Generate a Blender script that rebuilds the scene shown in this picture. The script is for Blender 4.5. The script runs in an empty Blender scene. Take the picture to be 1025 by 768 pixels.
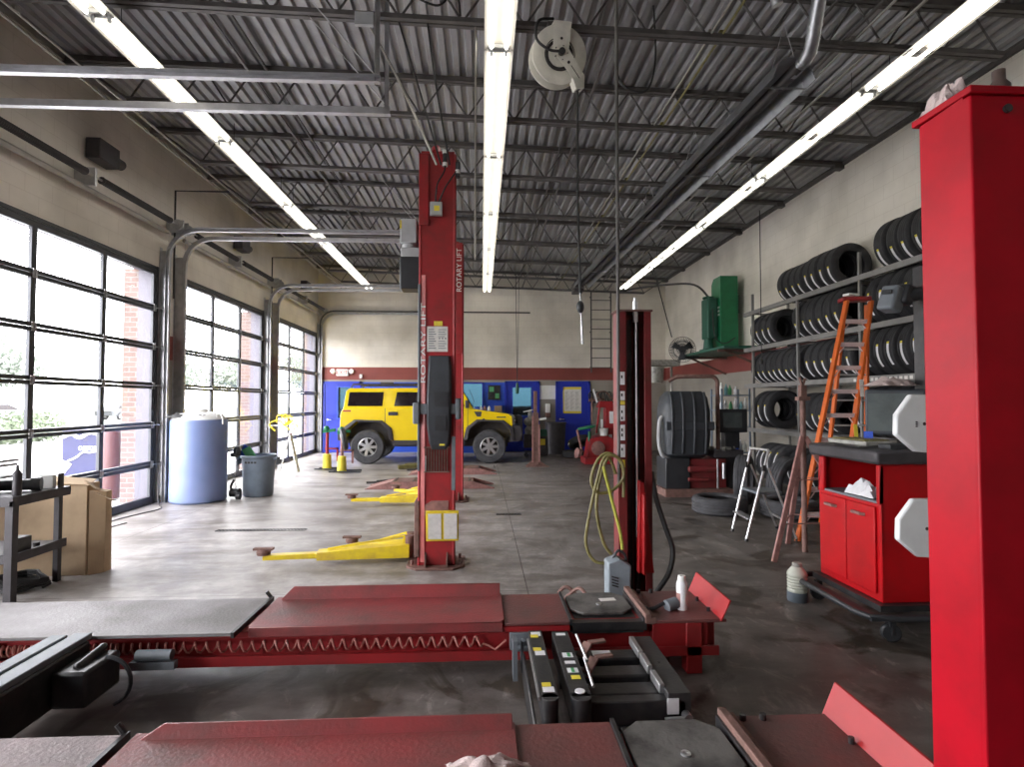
import bpy, math, random
from mathutils import Vector, Matrix, Euler, noise
random.seed(7)
PI = math.pi
scene = bpy.context.scene
col = scene.collection

# ------------------------------------------------------------------ materials
def newmat(name):
    m = bpy.data.materials.new(name); m.use_nodes = True
    nt = m.node_tree; b = nt.nodes['Principled BSDF']
    return m, nt, b

def mat(name, c, rough=.5, metal=0., var=.12, scale=6., bump=0., c2=None, coat=0., bscale=None, lo=.42, hi=.68):
    """colour with a soft noise variation towards c2 (dirt / wear), optional bump"""
    m, nt, b = newmat(name)
    N, L = nt.nodes, nt.links
    tc = N.new('ShaderNodeTexCoord')
    no = N.new('ShaderNodeTexNoise'); no.inputs['Scale'].default_value = scale
    no.inputs['Detail'].default_value = 6; no.inputs['Roughness'].default_value = .62
    L.new(tc.outputs['Object'], no.inputs['Vector'])
    r = N.new('ShaderNodeValToRGB')
    r.color_ramp.elements[0].position = lo; r.color_ramp.elements[1].position = hi
    if c2 is None: c2 = tuple(x*(1-var*1.6) for x in c)
    r.color_ramp.elements[0].color = (*c, 1); r.color_ramp.elements[1].color = (*c2, 1)
    L.new(no.outputs['Fac'], r.inputs['Fac']); L.new(r.outputs['Color'], b.inputs['Base Color'])
    b.inputs['Roughness'].default_value = rough; b.inputs['Metallic'].default_value = metal
    if coat: b.inputs['Coat Weight'].default_value = coat; b.inputs['Coat Roughness'].default_value = .08
    if bump:
        n2 = N.new('ShaderNodeTexNoise'); n2.inputs['Scale'].default_value = bscale or scale*6
        n2.inputs['Detail'].default_value = 4
        L.new(tc.outputs['Object'], n2.inputs['Vector'])
        bp = N.new('ShaderNodeBump'); bp.inputs['Strength'].default_value = bump; bp.inputs['Distance'].default_value = .01
        L.new(n2.outputs['Fac'], bp.inputs['Height']); L.new(bp.outputs['Normal'], b.inputs['Normal'])
    return m

def emit(name, c, s):
    m, nt, b = newmat(name)
    b.inputs['Base Color'].default_value = (*c, 1)
    b.inputs['Emission Color'].default_value = (*c, 1); b.inputs['Emission Strength'].default_value = s
    return m

M = {}
M['steel'] = mat('galvanised_steel', (.50, .50, .51), .38, .85, .15, 9)
M['alu'] = mat('aluminium', (.72, .73, .75), .3, .9, .08, 12)
M['chrome'] = mat('chrome', (.8, .8, .8), .12, 1., .03)
M['joist'] = mat('joist_grey_paint', (.11, .102, .097), .55, .0, .2, 5)
M['duct'] = mat('duct_sheet', (.40, .41, .43), .35, .8, .15, 7)
M['conduit'] = mat('conduit', (.42, .40, .36), .4, .6, .1, 7)
M['blackpipe'] = mat('black_pipe', (.05, .046, .045), .5, .2, .2, 6)
M['rubber'] = mat('rubber', (.033, .033, .036), .72, 0, .25, 8, .15)
M['rubber2'] = mat('dusty_rubber', (.07, .07, .076), .78, 0, .25, 8, .15)
M['black'] = mat('black_paint', (.022, .022, .024), .38, .1, .3, 9, .1, c2=(.05, .047, .045))
M['blackpl'] = mat('black_plastic', (.03, .032, .036), .42, 0, .2, 6)
M['greypl'] = mat('grey_plastic', (.16, .18, .2), .5, 0, .15, 6)
M['hood'] = mat('dark_moulded_plastic', (.042, .048, .056), .5, 0, .2, 4, .1)
M['lightgrey'] = mat('light_grey_paint', (.44, .45, .46), .45, 0, .12, 6)
M['white'] = mat('white_paint', (.8, .8, .77), .4, 0, .06, 6)
M['whiteem'] = mat('white_plastic', (.82, .84, .84), .35, 0, .05, 5)
M['reel'] = mat('ivory_enamel', (.72, .70, .62), .35, 0, .12, 6)
M['red'] = mat('lift_red_paint', (.34, .018, .022), .42, 0, .2, 5, .08, c2=(.22, .022, .022))
M['redpost'] = mat('glossy_red_post', (.40, .002, .012), .42, 0, .1, 3.5, .1, c2=(.29, .003, .010), coat=.0, bscale=7)
M['redpost'].node_tree.nodes['Principled BSDF'].inputs['Specular IOR Level'].default_value = .22
M['redlit'] = mat('painted_daylit_red', (.62, .16, .15), .35, 0, .15, 6)  # daylight catching the near column's corner strip, painted as a lighter red
M['redbrown'] = mat('brown_red_post', (.20, .025, .028), .42, .1, .2, 5, .06, c2=(.13, .03, .025))
M['rackgrey'] = mat('rack_grey_paint', (.25, .245, .235), .45, .2, .15, 5)
M['jamb'] = mat('pale_jamb', (.12, .112, .14), .5, 0, .05, 4)
M['redoutside'] = mat('faded_bollard_red', (.075, .018, .018), .5, 0, .05, 4)
M['powderblue'] = mat('pale_blue_grey_case', (.24, .28, .31), .5, 0, .15, 6)
M['fadepink'] = mat('dusty_pink_aluminium', (.80, .64, .64), .5, .0, .1, 8)
M['redbright'] = mat('bright_red_paint', (.34, .008, .010), .45, 0, .1, 4)
M['redcab'] = mat('cabinet_red', (.46, .004, .008), .42, 0, .12, 3, .03, c2=(.34, .006, .008), coat=.0)
M['redcab'].node_tree.nodes['Principled BSDF'].inputs['Specular IOR Level'].default_value = .25
M['deckred'] = mat('worn_red_deck', (.28, .042, .045), .45, 0, .2, 2.4, .25, c2=(.12, .05, .045), bscale=60, lo=.36, hi=.66)
M['deckred2'] = mat('dull_red_deck', (.17, .05, .046), .5, 0, .2, 3.2, .3, c2=(.10, .052, .047), bscale=60, lo=.36, hi=.66)
M['deckgrey'] = mat('worn_grey_plate', (.30, .285, .29), .55, .1, .2, 1.8, .25, c2=(.13, .12, .115), bscale=60, lo=.36, hi=.66)
M['deckrust'] = mat('brownish_grey_plate', (.26, .19, .19), .55, .1, .2, 2.6, .35, c2=(.14, .11, .105), bscale=60, lo=.36, hi=.66)
M['turn'] = mat('turntable_plate', (.16, .155, .145), .6, .2, .2, 4, .3, c2=(.045, .042, .04), bscale=50, lo=.44, hi=.64)
M['yellow'] = mat('arm_yellow', (.80, .62, .02), .42, 0, .2, 6, .05, c2=(.60, .42, .05))
M['rust'] = mat('rusty_steel', (.22, .12, .10), .7, .2, .3, 12, .3, c2=(.12, .07, .055))
M['rustpink'] = mat('faded_red_steel', (.34, .17, .15), .6, .1, .3, 12, .2, c2=(.20, .10, .09))
M['card'] = mat('cardboard', (.52, .38, .24), .8, 0, .12, 4, .08)
M['tabledark'] = mat('bench_steel', (.07, .065, .07), .5, .3, .2, 7, .1)
M['canblue'] = mat('slate_plastic', (.20, .25, .31), .55, 0, .12, 5)
M['glassdark'] = mat('tinted_glass', (.018, .012, .014), .08, 0, .1, 2)
M['carpaint'] = mat('yellow_car_paint', (.90, .66, .006), .25, 0, .03, 1.5, coat=.5)
M['carblack'] = mat('black_cladding', (.045, .04, .045), .55, 0, .1, 8)
M['blue'] = mat('blue_wall_paint', (.015, .035, .42), .45, 0, .1, 3)
M['bluelight'] = mat('blue_panel', (.03, .09, .55), .4, 0, .1, 3)
M['green'] = mat('machine_green', (.006, .17, .065), .42, 0, .15, 5)
M['green2'] = mat('machine_green_faded', (.025, .12, .08), .5, 0, .15, 5)
M['orange'] = mat('ladder_orange', (.66, .13, .015), .45, 0, .12, 6)
M['paper'] = mat('paper', (.72, .70, .66), .7, 0, .1, 20)
M['sticker'] = mat('white_sticker', (.80, .80, .82), .6, 0, .06, 30)
M['yellowst'] = mat('yellow_sticker', (.80, .66, .06), .6, 0, .08, 20)
M['greenst'] = mat('green_sticker', (.10, .38, .16), .6, 0, .08, 20)
M['cord'] = mat('black_cord', (.02, .02, .02), .55, 0, .1)
M['hose'] = mat('olive_hose', (.20, .175, .06), .55, 0, .2, 9)
M['hoseyel'] = mat('yellow_hose', (.42, .42, .06), .5, 0, .2, 9)
M['coil'] = mat('pink_air_coil', (.62, .26, .22), .45, 0, .15, 12)
M['rag'] = mat('pinkish_rag', (.52, .42, .40), .85, 0, .2, 14, .5, c2=(.34, .27, .26))
M['bronze'] = mat('dark_bottle', (.10, .07, .06), .3, 0, .1)
M['screen'] = mat('crt_glass', (.12, .14, .14), .1, 0, .25, 3)
M['frame'] = mat('door_frame_aluminium', (.075, .078, .085), .42, .5, .12, 5)
M['trackm'] = mat('track_steel', (.55, .55, .57), .38, .6, .15, 6)
M['asphalt'] = mat('parking_asphalt', (.50, .50, .49), .9, 0, .1, 1.5)
M['lawn'] = mat('lawn', (.050, .058, .040), .9, 0, .25, .8)
M['leaf'] = mat('tree_leaves', (.30, .34, .29), .8, 0, .25, .6)
M['hedge'] = mat('hedge_leaves', (.17, .21, .14), .8, 0, .25, 1.5)
M['bark'] = mat('bark', (.05, .045, .04), .9, 0, .2, 6)
M['farcar'] = mat('silver_car_paint', (.08, .085, .09), .25, .3, .05, 2)
M['farcarw'] = mat('white_car_paint', (.12, .125, .13), .25, 0, .03, 2)
M['bluesign'] = mat('blue_wrap', (.012, .014, .075), .4, 0, .1, 3)
M['pail'] = mat('pail_grey', (.42, .41, .37), .5, .2, .3, 14)
M['teal'] = mat('teal_plastic', (.15, .32, .34), .5, 0, .1, 5)
M['emredtext'] = mat('red_lettering', (.75, .05, .04), .5, 0, .02)
M['tube'] = emit('fluorescent_tube', (1., .96, .88), 3.6)
M['shop'] = mat('fixture_white', (.66, .64, .58), .4, 0, .05, 3)
M['sneeze'] = mat('translucent_jug', (.62, .64, .55), .25, 0, .08, 8)
M['jugdark'] = mat('jug_fluid', (.14, .17, .20), .3, 0, .1, 8)

def tank_mat():
    m, nt, b = newmat('blue_tank_plastic'); N, L = nt.nodes, nt.links
    tc = N.new('ShaderNodeTexCoord'); w = N.new('ShaderNodeTexNoise'); w.inputs['Scale'].default_value = 2.2
    L.new(tc.outputs['Object'], w.inputs['Vector'])
    r = N.new('ShaderNodeValToRGB'); r.color_ramp.elements[0].color = (.155, .225, .44, 1); r.color_ramp.elements[1].color = (.27, .33, .56, 1)
    L.new(w.outputs['Fac'], r.inputs['Fac']); L.new(r.outputs['Color'], b.inputs['Base Color'])
    b.inputs['Roughness'].default_value = .42; b.inputs['Subsurface Weight'].default_value = .15
    return m
M['tank'] = tank_mat()

def glass_mat(name, tint=(1, 1, 1), gl=.06):
    m = bpy.data.materials.new(name); m.use_nodes = True
    nt = m.node_tree; N, L = nt.nodes, nt.links
    for n in list(N):
        if n.type != 'OUTPUT_MATERIAL': N.remove(n)
    out = [n for n in N if n.type == 'OUTPUT_MATERIAL'][0]
    t = N.new('ShaderNodeBsdfTransparent'); t.inputs['Color'].default_value = (*tint, 1)
    g = N.new('ShaderNodeBsdfGlossy'); g.inputs['Roughness'].default_value = .03
    d = N.new('ShaderNodeBsdfDiffuse'); d.inputs['Color'].default_value = (.75, .78, .82, 1)
    fr = N.new('ShaderNodeFresnel'); fr.inputs['IOR'].default_value = 1.35
    mx = N.new('ShaderNodeMixShader'); L.new(fr.outputs['Fac'], mx.inputs['Fac'])
    L.new(t.outputs[0], mx.inputs[1]); L.new(g.outputs[0], mx.inputs[2])
    tcn = N.new('ShaderNodeTexCoord'); no = N.new('ShaderNodeTexNoise'); no.inputs['Scale'].default_value = 1.7
    no.inputs['Detail'].default_value = 5; L.new(tcn.outputs['Object'], no.inputs['Vector'])
    mr = N.new('ShaderNodeMapRange'); mr.inputs['From Min'].default_value = .35; mr.inputs['From Max'].default_value = .75
    mr.inputs['To Min'].default_value = gl*.5; mr.inputs['To Max'].default_value = gl*1.6
    L.new(no.outputs['Fac'], mr.inputs['Value'])
    m2 = N.new('ShaderNodeMixShader'); L.new(mr.outputs[0], m2.inputs['Fac'])
    L.new(mx.outputs[0], m2.inputs[1]); L.new(d.outputs[0], m2.inputs[2])
    L.new(m2.outputs[0], out.inputs['Surface'])
    return m
M['glass'] = glass_mat('door_glass', (.97, .98, 1.), .07)
M['glassback'] = glass_mat('office_glass', (.09, .145, .17), .04)

def wall_mat(name, brickvec):
    """painted block wall: cream above, dark red band between 2.22 and 2.60 m, drab grey-tan below"""
    m, nt, b = newmat(name); N, L = nt.nodes, nt.links
    geo = N.new('ShaderNodeNewGeometry'); sep = N.new('ShaderNodeSeparateXYZ'); L.new(geo.outputs['Position'], sep.inputs[0])
    comb = N.new('ShaderNodeCombineXYZ')
    L.new(sep.outputs[brickvec], comb.inputs[0]); L.new(sep.outputs['Z'], comb.inputs[1])
    br = N.new('ShaderNodeTexBrick'); L.new(comb.outputs[0], br.inputs['Vector'])
    br.inputs['Scale'].default_value = 1.; br.inputs['Brick Width'].default_value = .406; br.inputs['Row Height'].default_value = .203
    br.inputs['Mortar Size'].default_value = .006; br.inputs['Mortar Smooth'].default_value = .4
    no = N.new('ShaderNodeTexNoise'); no.inputs['Scale'].default_value = 1.1; no.inputs['Detail'].default_value = 7
    L.new(geo.outputs['Position'], no.inputs['Vector'])
    def z_gt(v):
        n = N.new('ShaderNodeMath'); n.operation = 'GREATER_THAN'; n.inputs[1].default_value = v
        L.new(sep.outputs['Z'], n.inputs[0]); return n
    a = z_gt(2.215); c = z_gt(2.60)
    mx1 = N.new('ShaderNodeMixRGB'); mx1.inputs[1].default_value = (.30, .275, .235, 1); mx1.inputs[2].default_value = (.235, .052, .042, 1)
    L.new(a.outputs[0], mx1.inputs[0])
    mx2 = N.new('ShaderNodeMixRGB'); mx2.inputs[2].default_value = (.76, .715, .64, 1)
    L.new(c.outputs[0], mx2.inputs[0]); L.new(mx1.outputs[0], mx2.inputs[1])
    r = N.new('ShaderNodeValToRGB'); r.color_ramp.elements[0].color = (.80, .79, .77, 1); r.color_ramp.elements[1].color = (1.05, 1.05, 1.05, 1)
    r.color_ramp.elements[0].position = .32; r.color_ramp.elements[1].position = .62
    L.new(no.outputs['Fac'], r.inputs['Fac'])
    mu = N.new('ShaderNodeMixRGB'); mu.blend_type = 'MULTIPLY'; mu.inputs[0].default_value = 1
    L.new(mx2.outputs[0], mu.inputs[1]); L.new(r.outputs[0], mu.inputs[2])
    mo = N.new('ShaderNodeMixRGB'); mo.blend_type = 'MULTIPLY'; mo.inputs[2].default_value = (.90, .89, .88, 1)
    L.new(br.outputs['Fac'], mo.inputs[0]); L.new(mu.outputs[0], mo.inputs[1])
    L.new(mo.outputs[0], b.inputs['Base Color'])
    bp = N.new('ShaderNodeBump'); bp.inputs['Strength'].default_value = .2; bp.inputs['Distance'].default_value = .006; bp.invert = True
    L.new(br.outputs['Fac'], bp.inputs['Height']); L.new(bp.outputs['Normal'], b.inputs['Normal'])
    b.inputs['Roughness'].default_value = .6
    return m
M['wallY'] = wall_mat('painted_block_wall_side', 'Y')
M['wallX'] = wall_mat('painted_block_wall_end', 'X')

def brick_mat():
    m, nt, b = newmat('exterior_red_brick'); N, L = nt.nodes, nt.links
    geo = N.new('ShaderNodeNewGeometry'); sep = N.new('ShaderNodeSeparateXYZ'); L.new(geo.outputs['Position'], sep.inputs[0])
    ad = N.new('ShaderNodeMath'); ad.operation = 'ADD'; L.new(sep.outputs['X'], ad.inputs[0]); L.new(sep.outputs['Y'], ad.inputs[1])
    comb = N.new('ShaderNodeCombineXYZ'); L.new(ad.outputs[0], comb.inputs[0]); L.new(sep.outputs['Z'], comb.inputs[1])
    br = N.new('ShaderNodeTexBrick'); L.new(comb.outputs[0], br.inputs['Vector'])
    br.inputs['Scale'].default_value = 1.; br.inputs['Brick Width'].default_value = .20; br.inputs['Row Height'].default_value = .077
    br.inputs['Mortar Size'].default_value = .008
    br.inputs['Color1'].default_value = (.17, .115, .10, 1); br.inputs['Color2'].default_value = (.14, .092, .08, 1); br.inputs['Mortar'].default_value = (.19, .18, .17, 1)
    L.new(br.outputs['Color'], b.inputs['Base Color']); b.inputs['Roughness'].default_value = .85
    return m
M['brick'] = brick_mat()

def floor_mat():
    m, nt, b = newmat('sealed_concrete_floor'); N, L = nt.nodes, nt.links
    geo = N.new('ShaderNodeNewGeometry')
    def nz(scale, det=8, rgh=.6, stretch=None):
        n = N.new('ShaderNodeTexNoise'); n.inputs['Scale'].default_value = scale; n.inputs['Detail'].default_value = det; n.inputs['Roughness'].default_value = rgh
        if stretch:
            mp = N.new('ShaderNodeMapping'); mp.inputs['Scale'].default_value = stretch
            L.new(geo.outputs['Position'], mp.inputs['Vector']); L.new(mp.outputs[0], n.inputs['Vector'])
        else: L.new(geo.outputs['Position'], n.inputs['Vector'])
        return n
    n1 = nz(.55); n2 = nz(4.5, 10, .7); n3 = nz(1.6, 8, .65, (.6, 1.5, 1)); n4 = nz(30, 4)
    r1 = N.new('ShaderNodeValToRGB'); e = r1.color_ramp.elements
    e[0].position = .34; e[0].color = (.28, .262, .25, 1); e[1].position = .64; e[1].color = (.46, .44, .43, 1)
    L.new(n1.outputs['Fac'], r1.inputs['Fac'])
    r2 = N.new('ShaderNodeValToRGB'); e = r2.color_ramp.elements
    e[0].position = .40; e[0].color = (.60, .58, .56, 1); e[1].position = .62; e[1].color = (1.08, 1.07, 1.06, 1)
    L.new(n2.outputs['Fac'], r2.inputs['Fac'])
    r3 = N.new('ShaderNodeValToRGB'); e = r3.color_ramp.elements
    e[0].position = .36; e[0].color = (.42, .39, .35, 1); e[1].position = .54; e[1].color = (1, 1, 1, 1)
    L.new(n3.outputs['Fac'], r3.inputs['Fac'])
    def mul(a, c, f=1.):
        x = N.new('ShaderNodeMixRGB'); x.blend_type = 'MULTIPLY'; x.inputs[0].default_value = f
        L.new(a, x.inputs[1]); L.new(c, x.inputs[2]); return x.outputs[0]
    c = mul(mul(r1.outputs[0], r2.outputs[0]), r3.outputs[0], .8)
    # work aisle: oily grime plus painted-in fall-off of daylight towards the tyre wall (x > 0) and round the alignment rack (y < 3.2)
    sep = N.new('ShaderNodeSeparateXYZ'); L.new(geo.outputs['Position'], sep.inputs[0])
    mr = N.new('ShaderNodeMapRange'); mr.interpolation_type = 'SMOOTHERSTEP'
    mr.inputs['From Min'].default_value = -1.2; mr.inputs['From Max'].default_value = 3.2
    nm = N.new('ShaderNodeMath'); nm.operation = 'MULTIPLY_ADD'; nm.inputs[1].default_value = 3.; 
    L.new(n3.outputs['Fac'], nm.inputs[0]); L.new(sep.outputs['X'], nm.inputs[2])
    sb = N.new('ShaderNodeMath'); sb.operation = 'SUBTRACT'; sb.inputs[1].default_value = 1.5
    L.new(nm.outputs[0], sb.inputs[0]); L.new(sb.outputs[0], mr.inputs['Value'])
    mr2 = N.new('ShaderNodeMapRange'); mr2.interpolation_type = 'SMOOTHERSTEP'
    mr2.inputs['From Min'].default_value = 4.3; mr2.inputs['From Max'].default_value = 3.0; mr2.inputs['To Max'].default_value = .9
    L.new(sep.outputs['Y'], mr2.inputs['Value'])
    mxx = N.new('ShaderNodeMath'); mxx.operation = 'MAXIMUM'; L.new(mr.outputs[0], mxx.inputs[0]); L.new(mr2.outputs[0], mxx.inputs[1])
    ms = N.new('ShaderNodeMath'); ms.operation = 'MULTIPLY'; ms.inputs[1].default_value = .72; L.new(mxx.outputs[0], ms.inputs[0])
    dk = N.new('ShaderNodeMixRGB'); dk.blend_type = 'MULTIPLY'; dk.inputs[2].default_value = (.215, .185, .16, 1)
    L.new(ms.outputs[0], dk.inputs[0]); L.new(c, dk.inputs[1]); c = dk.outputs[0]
    n5 = nz(1.3, 6, .6); n5.inputs['Distortion'].default_value = 1.6
    r5 = N.new('ShaderNodeValToRGB'); e = r5.color_ramp.elements
    e[0].position = .53; e[0].color = (1, 1, 1, 1); e[1].position = .60; e[1].color = (.42, .37, .31, 1)
    L.new(n5.outputs['Fac'], r5.inputs['Fac'])
    n6 = nz(2.1, 9, .7, (1.6, .8, 1)); n6.inputs['Distortion'].default_value = 2.2
    r6 = N.new('ShaderNodeValToRGB'); e = r6.color_ramp.elements
    e[0].position = .56; e[0].color = (1, 1, 1, 1); e[1].position = .66; e[1].color = (1.9, 1.9, 1.9, 1)
    L.new(n6.outputs['Fac'], r6.inputs['Fac'])
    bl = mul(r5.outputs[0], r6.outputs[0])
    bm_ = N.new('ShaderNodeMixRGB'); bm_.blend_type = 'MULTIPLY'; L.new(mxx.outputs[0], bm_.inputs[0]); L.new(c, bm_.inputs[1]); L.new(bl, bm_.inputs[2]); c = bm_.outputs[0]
    # saw-cut joints
    def joint(axis, period, off, w):
        a = N.new('ShaderNodeMath'); a.operation = 'ADD'; a.inputs[1].default_value = off; L.new(sep.outputs[axis], a.inputs[0])
        q = N.new('ShaderNodeMath'); q.operation = 'PINGPONG'; q.inputs[1].default_value = period/2; L.new(a.outputs[0], q.inputs[0])
        g = N.new('ShaderNodeMath'); g.operation = 'LESS_THAN'; g.inputs[1].default_value = w; L.new(q.outputs[0], g.inputs[0]); return g.outputs[0]
    j1 = joint('X', 4.4, -.38, .005); j2 = joint('Y', 4.4, -4.75, .005)
    jm = N.new('ShaderNodeMath'); jm.operation = 'MAXIMUM'; L.new(j1, jm.inputs[0]); L.new(j2, jm.inputs[1])
    jc = N.new('ShaderNodeMixRGB'); jc.blend_type = 'MULTIPLY'; jc.inputs[2].default_value = (.4, .38, .36, 1)
    L.new(jm.outputs[0], jc.inputs[0]); L.new(c, jc.inputs[1])
    L.new(jc.outputs[0], b.inputs['Base Color'])
    rr = N.new('ShaderNodeMapRange'); rr.inputs['From Min'].default_value = .3; rr.inputs['From Max'].default_value = .7
    rr.inputs['To Min'].default_value = .30; rr.inputs['To Max'].default_value = .62
    L.new(n2.outputs['Fac'], rr.inputs['Value']); L.new(rr.outputs[0], b.inputs['Roughness'])
    bp = N.new('ShaderNodeBump'); bp.inputs['Strength'].default_value = .15; bp.inputs['Distance'].default_value = .004
    L.new(n4.outputs['Fac'], bp.inputs['Height']); L.new(bp.outputs['Normal'], b.inputs['Normal'])
    return m
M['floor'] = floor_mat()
M['deck'] = mat('galvanised_roof_deck', (.40, .40, .41), .45, .35, .2, 1.2, c2=(.27, .265, .27))

# ------------------------------------------------------------------ mesh builder
class MB:
    def __init__(s): s.v = []; s.f = []; s.sm = []
    def add(s, vs, fs, smooth=False):
        n = len(s.v); s.v += [Vector(v) for v in vs]
        s.f += [tuple(i+n for i in f) for f in fs]; s.sm += [smooth]*len(fs); return s
    def box(s, x0, x1, y0, y1, z0, z1):
        vs = [(x, y, z) for x in (x0, x1) for y in (y0, y1) for z in (z0, z1)]
        return s.add(vs, [(0, 1, 3, 2), (4, 6, 7, 5), (0, 4, 5, 1), (2, 3, 7, 6), (0, 2, 6, 4), (1, 5, 7, 3)])
    def obox(s, c, d, rot=(0, 0, 0)):
        R = Euler(rot).to_matrix(); c = Vector(c)
        vs = [c + R @ Vector((x*d[0]/2, y*d[1]/2, z*d[2]/2)) for x in (-1, 1) for y in (-1, 1) for z in (-1, 1)]
        return s.add(vs, [(0, 1, 3, 2), (4, 6, 7, 5), (0, 4, 5, 1), (2, 3, 7, 6), (0, 2, 6, 4), (1, 5, 7, 3)])
    def bar(s, p0, p1, w, h, up=(0, 0, 1)):
        """rectangular bar from p0 to p1, w across, h along 'up'"""
        p0, p1 = Vector(p0), Vector(p1); d = (p1-p0).normalized(); u = Vector(up)
        a = d.cross(u)
        if a.length < 1e-4: a = d.cross(Vector((1, 0, 0)))
        a.normalize(); u = a.cross(d).normalized()
        vs = [p + a*w/2*i + u*h/2*j for p in (p0, p1) for i in (-1, 1) for j in (-1, 1)]
        return s.add(vs, [(0, 1, 3, 2), (4, 6, 7, 5), (0, 4, 5, 1), (2, 3, 7, 6), (0, 2, 6, 4), (1, 5, 7, 3)])
    def cyl(s, p0, p1, r, r1=None, n=16, cap=True):
        r1 = r if r1 is None else r1
        p0, p1 = Vector(p0), Vector(p1); d = (p1-p0).normalized()
        a = d.orthogonal().normalized(); b = d.cross(a)
        vs = []
        for p, rr in ((p0, r), (p1, r1)):
            for k in range(n):
                t = 2*PI*k/n; vs.append(p + a*math.cos(t)*rr + b*math.sin(t)*rr)
        s.add(vs, [(k, (k+1) % n, n+(k+1) % n, n+k) for k in range(n)], True)
        if cap:
            s.add(vs[:n], [tuple(reversed(range(n)))]); s.add(vs[n:], [tuple(range(n))])
        return s
    def tube(s, pts, r, n=8, closed=False):
        pts = [Vector(p) for p in pts]; m = len(pts); vs = []; a = None
        for i, p in enumerate(pts):
            q0 = pts[(i-1) % m] if (closed or i > 0) else p
            q1 = pts[(i+1) % m] if (closed or i < m-1) else p
            d = (q1-q0)
            if d.length < 1e-9: d = Vector((0, 0, 1))
            d.normalize()
            if a is None: a = d.orthogonal().normalized()
            else:
                a = a - d*a.dot(d)
                if a.length < 1e-6: a = d.orthogonal()
                a.normalize()
            b = d.cross(a)
            for k in range(n):
                t = 2*PI*k/n; vs.append(p + a*math.cos(t)*r + b*math.sin(t)*r)
        fs = []
        for i in range(m if closed else m-1):
            j = (i+1) % m
            for k in range(n): fs.append((i*n+k, i*n+(k+1) % n, j*n+(k+1) % n, j*n+k))
        s.add(vs, fs, True)
        if not closed:
            s.add(vs[:n], [tuple(reversed(range(n)))]); s.add(vs[-n:], [tuple(range(n))])
        return s
    def lathe(s, prof, o=(0, 0, 0), axis=(0, 0, 1), n=32, closed=False, smooth=True, ang0=0, ang1=2*PI):
        """prof: list of (radius, height along axis)"""
        o = Vector(o); d = Vector(axis).normalized()
        a = Vector((1, 0, 0)) if abs(d.x) < .5 else Vector((0, 1, 0))
        a = (a - d*a.dot(d)).normalized(); b = d.cross(a)
        full = abs(ang1-ang0-2*PI) < 1e-6; nn = n if full else n+1
        vs = []; m = len(prof)
        for k in range(nn):
            t = ang0+(ang1-ang0)*k/n; e = a*math.cos(t)+b*math.sin(t)
            for r, h in prof: vs.append(o + e*r + d*h)
        fs = []
        for k in range(n):
            k2 = (k+1) % nn
            for i in range(m if closed else m-1):
                j = (i+1) % m; fs.append((k*m+i, k2*m+i, k2*m+j, k*m+j))
        return s.add(vs, fs, smooth)
    def prism(s, poly, axis, a, b, smooth=False):
        """poly in the two remaining axes (x,z for 'y'; y,z for 'x'; x,y for 'z')"""
        def P(u, v, w):
            return {'y': (u, w, v), 'x': (w, u, v), 'z': (u, v, w)}[axis]
        n = len(poly)
        vs = [P(u, v, a) for u, v in poly] + [P(u, v, b) for u, v in poly]
        s.add(vs, [tuple(range(n)), tuple(reversed(range(n, 2*n)))])
        s.add(vs, [(k, n+k, n+(k+1) % n, (k+1) % n) for k in range(n)], smooth); return s
    def loft(s, rings, cap=True, smooth=True):
        n = len(rings[0]); vs = [p for r in rings for p in r]; fs = []
        for i in range(len(rings)-1):
            for k in range(n): fs.append((i*n+k, i*n+(k+1) % n, (i+1)*n+(k+1) % n, (i+1)*n+k))
        s.add(vs, fs, smooth)
        if cap: s.add(rings[0], [tuple(reversed(range(n)))]); s.add(rings[-1], [tuple(range(n))])
        return s
    def sphere(s, c, r, sc=(1, 1, 1), n=16, m=10):
        prof = [(math.sin(PI*i/m), -math.cos(PI*i/m)) for i in range(m+1)]
        vs = []; fs = []; c = Vector(c)
        for k in range(n):
            t = 2*PI*k/n
            for rr, h in prof: vs.append(c+Vector((rr*math.cos(t)*r*sc[0], rr*math.sin(t)*r*sc[1], h*r*sc[2])))
        q = m+1
        for k in range(n):
            for i in range(m): fs.append((k*q+i, ((k+1) % n)*q+i, ((k+1) % n)*q+i+1, k*q+i+1))
        return s.add(vs, fs, True)
    def build(s, name, m, parent=None, bevel=0., base=None, local=False, seg=2, fix=True):
        """world coordinates unless local; a top-level mesh gets its origin at 'base' (or the middle of its foot)"""
        me = bpy.data.meshes.new(name)
        if parent is not None: off = Vector((0, 0, 0)) if local else world_off(parent)
        elif base is not None: off = Vector(base)
        else:
            xs = [v.x for v in s.v]; ys = [v.y for v in s.v]; zs = [v.z for v in s.v]
            off = Vector(((min(xs)+max(xs))/2, (min(ys)+max(ys))/2, min(zs)))
        me.from_pydata([v-off for v in s.v], [], s.f)
        me.polygons.foreach_set('use_smooth', s.sm)
        if fix:
            import bmesh
            bm = bmesh.new(); bm.from_mesh(me)
            bmesh.ops.remove_doubles(bm, verts=bm.verts, dist=1e-5)
            bmesh.ops.recalc_face_normals(bm, faces=bm.faces)
            bm.to_mesh(me); bm.free()
        me.materials.append(M[m] if isinstance(m, str) else m)
        me.set_sharp_from_angle(angle=math.radians(38))
        o = bpy.data.objects.new(name, me); col.objects.link(o)
        if parent is not None: o.parent = parent
        else: o.location = off
        if bevel:
            b = o.modifiers.new('edge', 'BEVEL'); b.width = bevel; b.segments = seg; b.limit_method = 'ANGLE'; b.angle_limit = math.radians(40)
        return o

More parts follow.
